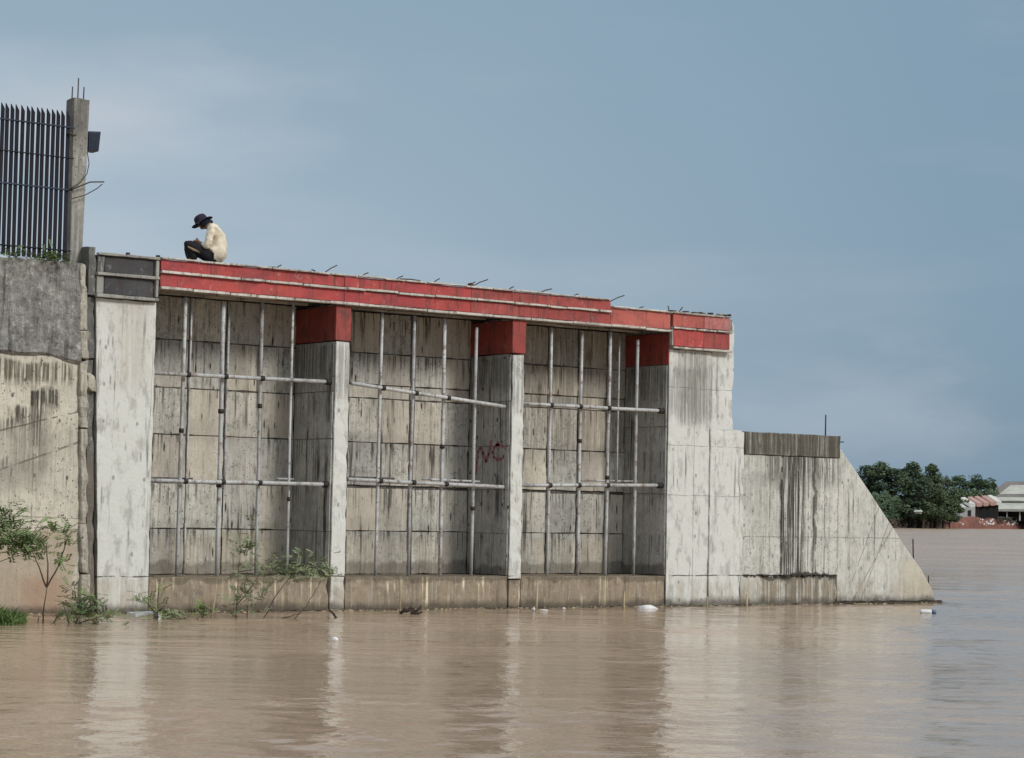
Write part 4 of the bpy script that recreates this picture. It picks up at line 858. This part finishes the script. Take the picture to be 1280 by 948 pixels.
# ------------------------------------------------------------------ far bank: trees
def tree(name, label, px, depth, ytop, wid, seed, mat='far_leaf', ybase=655, form=1.0, n=4600, stem=.35):
    R_ = random.Random(seed); base = far(px, depth, 1.0); top = far_z(px, ytop, depth); H = top - 1.0
    T = thing(name, label, 'tree', base, 'trees on the far river bank')
    m = MB(); pts = [base + Vector((0, 0, -1)), base + Vector((.2, .1, H * .25)), base + Vector((-.2, .3, H * .6))]
    m.tube(pts, [H * .03, H * .022, H * .01], 7)
    for k in range(4):
        a = R_.uniform(0, 2 * PI); m.tube([pts[1], pts[1] + Vector((math.cos(a) * wid * .2, math.sin(a) * wid * .2, H * .25)), pts[1] + Vector((math.cos(a) * wid * .36, math.sin(a) * wid * .36, H * .45))], [H * .014, H * .009, H * .004], 5)
    m.build('trunk', M['bark'], T)
    m = MB(); cl = []
    for k in range(34):
        t = R_.random(); zc = H * (stem + (1 - stem) * (.12 + .80 * t)); prof_ = math.sin(PI * min(1, .18 + .82 * t) ** form) ** .7; a = R_.uniform(0, 2 * PI); rr_ = wid * .5 * prof_ * R_.uniform(.2, .8)
        cl.append((Vector((math.cos(a) * rr_, math.sin(a) * rr_, zc)), wid * R_.uniform(.07, .20), H * R_.uniform(.035, .09)))
    cl.append((Vector((0, 0, H * .93)), wid * .16, H * .07))
    for k in range(n):
        c, rx, rz = cl[R_.randrange(len(cl))]; d = Vector((R_.gauss(0, 1), R_.gauss(0, 1), R_.gauss(0, 1))).normalized() * R_.uniform(.55, 1.05)
        p = base + c + Vector((d.x * rx, d.y * rx, d.z * rz)); s_ = R_.uniform(.12, .38); u = Vector((R_.uniform(-1, 1), R_.uniform(-1, 1), R_.uniform(-.4, .4))).normalized(); v_ = u.cross(Vector((R_.uniform(-1, 1), R_.uniform(-1, 1), R_.uniform(-1, 1)))).normalized()
        m.add([p - u * s_, p - v_ * s_ * .6, p + u * s_, p + v_ * s_ * .6], [(0, 1, 2, 3)])
    m.build('crown', M[mat], T, kind='stuff')
TL = [(1062, 503, 590, 13, 1.2, 'dense dark tree just behind the slanting end of the wing wall', 'far_leaf'),
      (1083, 500, 581, 13, 1.0, 'tall rounded dark tree next to the slanting wall end on the far bank', 'far_leaf'),
      (1099, 497, 577, 12, 1.0, 'second tall dark tree from the slanting wall end on the far bank', 'far_leaf2'),
      (1116, 496, 585, 12, 1.1, 'dark tree in the dip between the two tallest crowns', 'far_leaf'),
      (1140, 500, 577, 9, .9, 'tall slim tree whose round head stands clear above the wood', 'far_leaf'),
      (1130, 492, 598, 14, 1.2, 'broad low dark tree at the water below the slim tall tree', 'far_leaf'),
      (1163, 503, 580, 9, .9, 'second slim tree with a ragged head above the wood', 'far_leaf'),
      (1153, 494, 597, 12, 1.1, 'low bushy tree below the two slim heads', 'far_leaf'),
      (1178, 512, 595, 13, 1.1, 'medium green tree midway between the slim heads and the houses', 'far_leaf2'),
      (1197, 570, 594, 12, 1.1, 'light green tree behind the red roofed shed', 'far_leaf2'),
      (1219, 590, 593, 14, 1.1, 'rounded light green tree behind the red and white roofs', 'far_leaf2'),
      (1236, 600, 598, 10, 1.1, 'last small tree before the grey roofed far house', 'far_leaf'),
      (1170, 500, 612, 13, 1.3, 'low dark bush mass at the near end of the red soil bank', 'far_leaf'),
      (1186, 512, 622, 8, 1.3, 'small dark tree beside the white shed', 'far_leaf')]
for i, (px, dp, yt, wd, fm, lab, mt) in enumerate(TL):
    tree('river_tree', lab, px, dp, yt, wd, 30 + i, mt, form=fm, stem=.05 if yt > 585 else .18)
m = MB(); R_ = random.Random(77)      # undergrowth at the foot of the wood
for _ in range(5200):
    px = R_.uniform(1040, 1188); d = shore(px) + R_.uniform(-.3, 12); zz = R_.uniform(.0, 1.4 if px < 1180 else 2.4) + R_.random() * .8
    p = far(px, d, zz); s_ = R_.uniform(.25, .55); u = Vector((R_.uniform(-1, 1), R_.uniform(-1, 1), R_.uniform(-.6, .6))).normalized(); v_ = u.orthogonal().normalized()
    m.add([p - u * s_, p - v_ * s_ * .6, p + u * s_, p + v_ * s_ * .6], [(0, 1, 2, 3)])
for _ in range(1600):
    px = R_.uniform(1246, 1300); d = shore(px) + R_.uniform(2, 9); p = far(px, d, R_.uniform(1.2, 3.0)); s_ = R_.uniform(.25, .5); u = Vector((R_.uniform(-1, 1), R_.uniform(-1, 1), R_.uniform(-.6, .6))).normalized(); v_ = u.orthogonal().normalized()
    m.add([p - u * s_, p - v_ * s_ * .6, p + u * s_, p + v_ * s_ * .6], [(0, 1, 2, 3)])
m.build('bank_undergrowth', M['soil_dark'], kind='stuff')
def thicket(name, n, px0, px1, d0, d1, h0, h1, mat, seed):
    R_ = random.Random(seed); m = MB()
    for _ in range(n):
        px = R_.uniform(px0, px1); t = R_.random(); hh = h1 * (.72 + .38 * mnoise.noise(Vector((px * .09, seed, 0)))); zz = h0 + (hh - h0) * t
        d = (shore(px) if d0 < 100 else 0) + R_.uniform(d0, d1) + 2.5 * mnoise.noise(Vector((px * .12, t * 3, seed)))
        p = far(px, d, zz); s_ = R_.uniform(.3, .6); u = Vector((R_.uniform(-1, 1), R_.uniform(-1, 1), R_.uniform(-.6, .6))).normalized(); v_ = u.orthogonal().normalized()
        m.add([p - u * s_, p - v_ * s_ * .6, p + u * s_, p + v_ * s_ * .6], [(0, 1, 2, 3)])
    m.build(name, M[mat], kind='stuff')
thicket('riverside_thicket', 22000, 1040, 1190, 3, 13, .8, 9.5, 'far_leaf', 3)
thicket('thicket_behind_sheds', 9000, 1168, 1246, 585, 600, 1.5, 13.5, 'far_leaf2', 6)
for _ in range(1): pass

# far houses: built from a local frame (right, back, up)
def hbox(m, px0, px1, dp, y0, y1, back=6):
    a, b = far(px0, dp), far(px1, dp); z0, z1 = far_z(px0, y0, dp), far_z(px0, y1, dp); bk = FH * back
    vs = [a, b, b + bk, a + bk]; m.add([Vector((v_.x, v_.y, z0)) for v_ in vs] + [Vector((v_.x, v_.y, z1)) for v_ in vs], [(3, 2, 1, 0), (4, 5, 6, 7), (0, 1, 5, 4), (1, 2, 6, 5), (2, 3, 7, 6), (3, 0, 4, 7)])
def slab_roof(m, quad, t=.25):
    """quad: four (px, y, depth)"""
    P4 = []
    for px, y, dp in quad:
        q = far(px, dp); q.z = far_z(px, y, dp); P4.append(q)
    m.add(P4 + [p - Vector((0, 0, t)) for p in P4], [(0, 1, 2, 3), (7, 6, 5, 4), (0, 4, 5, 1), (1, 5, 6, 2), (2, 6, 7, 3), (3, 7, 4, 0)])
dp = 575
HA = thing('riverside_hall', 'long pale two tier roofed hall with open dark veranda above the red bank', 'building', far(1270, dp, 3))
m = MB(); hbox(m, 1221, 1340, dp + 5, 652, 637, 10); m.build('wall', M['dark_open'], HA)
m = MB(); slab_roof(m, [(1217, 637.0, dp), (1342, 638.5, dp), (1342, 627.5, dp + 6), (1233, 627.5, dp + 6)]); m.build('veranda_roof', M['roof_pale'], HA)
m = MB(); slab_roof(m, [(1216.5, 639, dp - .3), (1343, 640, dp - .3), (1343, 637.2, dp - .3), (1217, 636.4, dp - .3)], .05); m.build('eave_board', M['roof_white'], HA)
m = MB(); hbox(m, 1238, 1340, dp + 6, 630, 624, 10); m.build('clerestory_wall', simple('ochre_band', (.26, .20, .14), (.2, .16, .12)), HA)
m = MB(); slab_roof(m, [(1231, 625.5, dp + 5), (1342, 626.5, dp + 5), (1342, 621, dp + 9), (1242, 620.5, dp + 9)]); m.build('middle_roof', M['roof_pale'], HA)
m = MB(); slab_roof(m, [(1244, 622, dp + 8), (1342, 623, dp + 8), (1342, 618, dp + 9), (1248, 617.5, dp + 9)]); m.build('upper_eave', M['roof_grey'], HA)
m = MB(); slab_roof(m, [(1245, 620, dp + 8.5), (1342, 621, dp + 8.5), (1336, 607, dp + 14), (1262, 606.5, dp + 14)]); m.build('main_roof', M['roof_pale'], HA)
m = MB(); 
for px in (1224, 1240, 1256, 1272): hbox(m, px, px + 1.6, dp - .1, 650, 638, .4)
R_ = random.Random(5)
for px in (1224, 1240, 1257, 1273):
    mm = MB(); hbox(mm, px, px + 1.5, dp + .5, 651, 639, .3); mm.build('veranda_post', M['far_wall'], HA)
dp2 = 556
HB = thing('riverside_shed', 'small white walled shed with slanting white and red sheet roofs next to the trees', 'shed', far(1205, dp2, 3))
m = MB(); hbox(m, 1199, 1218, dp2, 650, 634, 6); m.build('wall', M['far_wall'], HB)
m = MB(); hbox(m, 1209, 1213, dp2 - .1, 645, 638, .3); m.build('window', M['dark_open'], HB)
m = MB(); slab_roof(m, [(1204, 635.5, dp2 - .6), (1195, 629, dp2 - .6), (1196, 627.5, dp2 + 2), (1207, 634, dp2 + 2)]); m.build('lean_to_roof', M['roof_white'], HB)
for k, (x0, mt) in enumerate(((1200, 'roof_white'), (1208.5, 'roof_red'), (1217, 'roof_red'), (1226, 'roof_red'), (1233, 'roof_white'))):
    m = MB(); dd = dp2 + 3 + k * 2; yy = 622 - k * .7
    slab_roof(m, [(x0 + 12, yy + 8, dd), (x0, yy, dd), (x0 + 5, yy - .4, dd + 1), (x0 + 18, yy + 7.5, dd + 1)], .9); m.build('sheet_roof', M[mt], HB)
    m = MB(); hbox(m, x0 + 3, x0 + 14, dd + 1.2, 650, yy + 5, 3); m.build('bay_wall', M['far_wall'] if k == 0 else M['dark_open'], HB)
HC = thing('distant_house', 'distant house with grey brown hipped roof above the pale hall roof', 'house', far(1262, 660, 3))
m = MB(); hbox(m, 1241, 1300, 660, 650, 614, 10); m.build('wall', M['far_wall'], HC)
m = MB(); slab_roof(m, [(1238, 616, 659), (1304, 617, 659), (1284, 602, 664), (1256, 602, 664)]); m.build('roof', M['roof_grey'], HC)
m = MB(); hbox(m, 1240, 1247, 640, 622, 614, 4); m.build('white_gable', M['roof_white'], HC)
for (px, y, s_, lab) in ((1147, 639.5, 8, 'pale patch of a house wall glimpsed low between the dark trees'), (1114, 641, 5, 'small pale hut glimpsed at the foot of the trees')):
    T = thing('hidden_hut', lab, 'hut', far(px, 490, 2)); m = MB(); hbox(m, px - s_ / 2, px + s_ / 2, 487, y + 3, y, 3); m.build('wall', M['far_wall'], T)
    m = MB(); slab_roof(m, [(px - s_ * .7, y, 486.5), (px + s_ * .7, y, 486.5), (px + s_ * .5, y - 2, 489), (px - s_ * .5, y - 2, 489)], .1); m.build('roof', M['roof_white'], T)
R_ = random.Random(9); m = MB()
for _ in range(46):
    px = R_.choice([R_.gauss(1232, 5), R_.gauss(1262, 5), R_.uniform(1190, 1280)]); d = shore(px) + R_.uniform(1, 3.5); z = .3 + (d - shore(px)) * .5 + R_.uniform(0, .4); p = far(px, d, z); s_ = R_.uniform(.15, .4)
    m.add([p + Vector((-s_, 0, 0)), p + Vector((s_ * .6, 0, -s_ * .5)), p + Vector((s_, -.1, s_ * .3)), p + Vector((-.2 * s_, -.1, s_))], [(0, 1, 2), (0, 2, 3), (0, 3, 1), (1, 3, 2)])
m.build('bank_rubbish', M['foam'], kind='stuff')
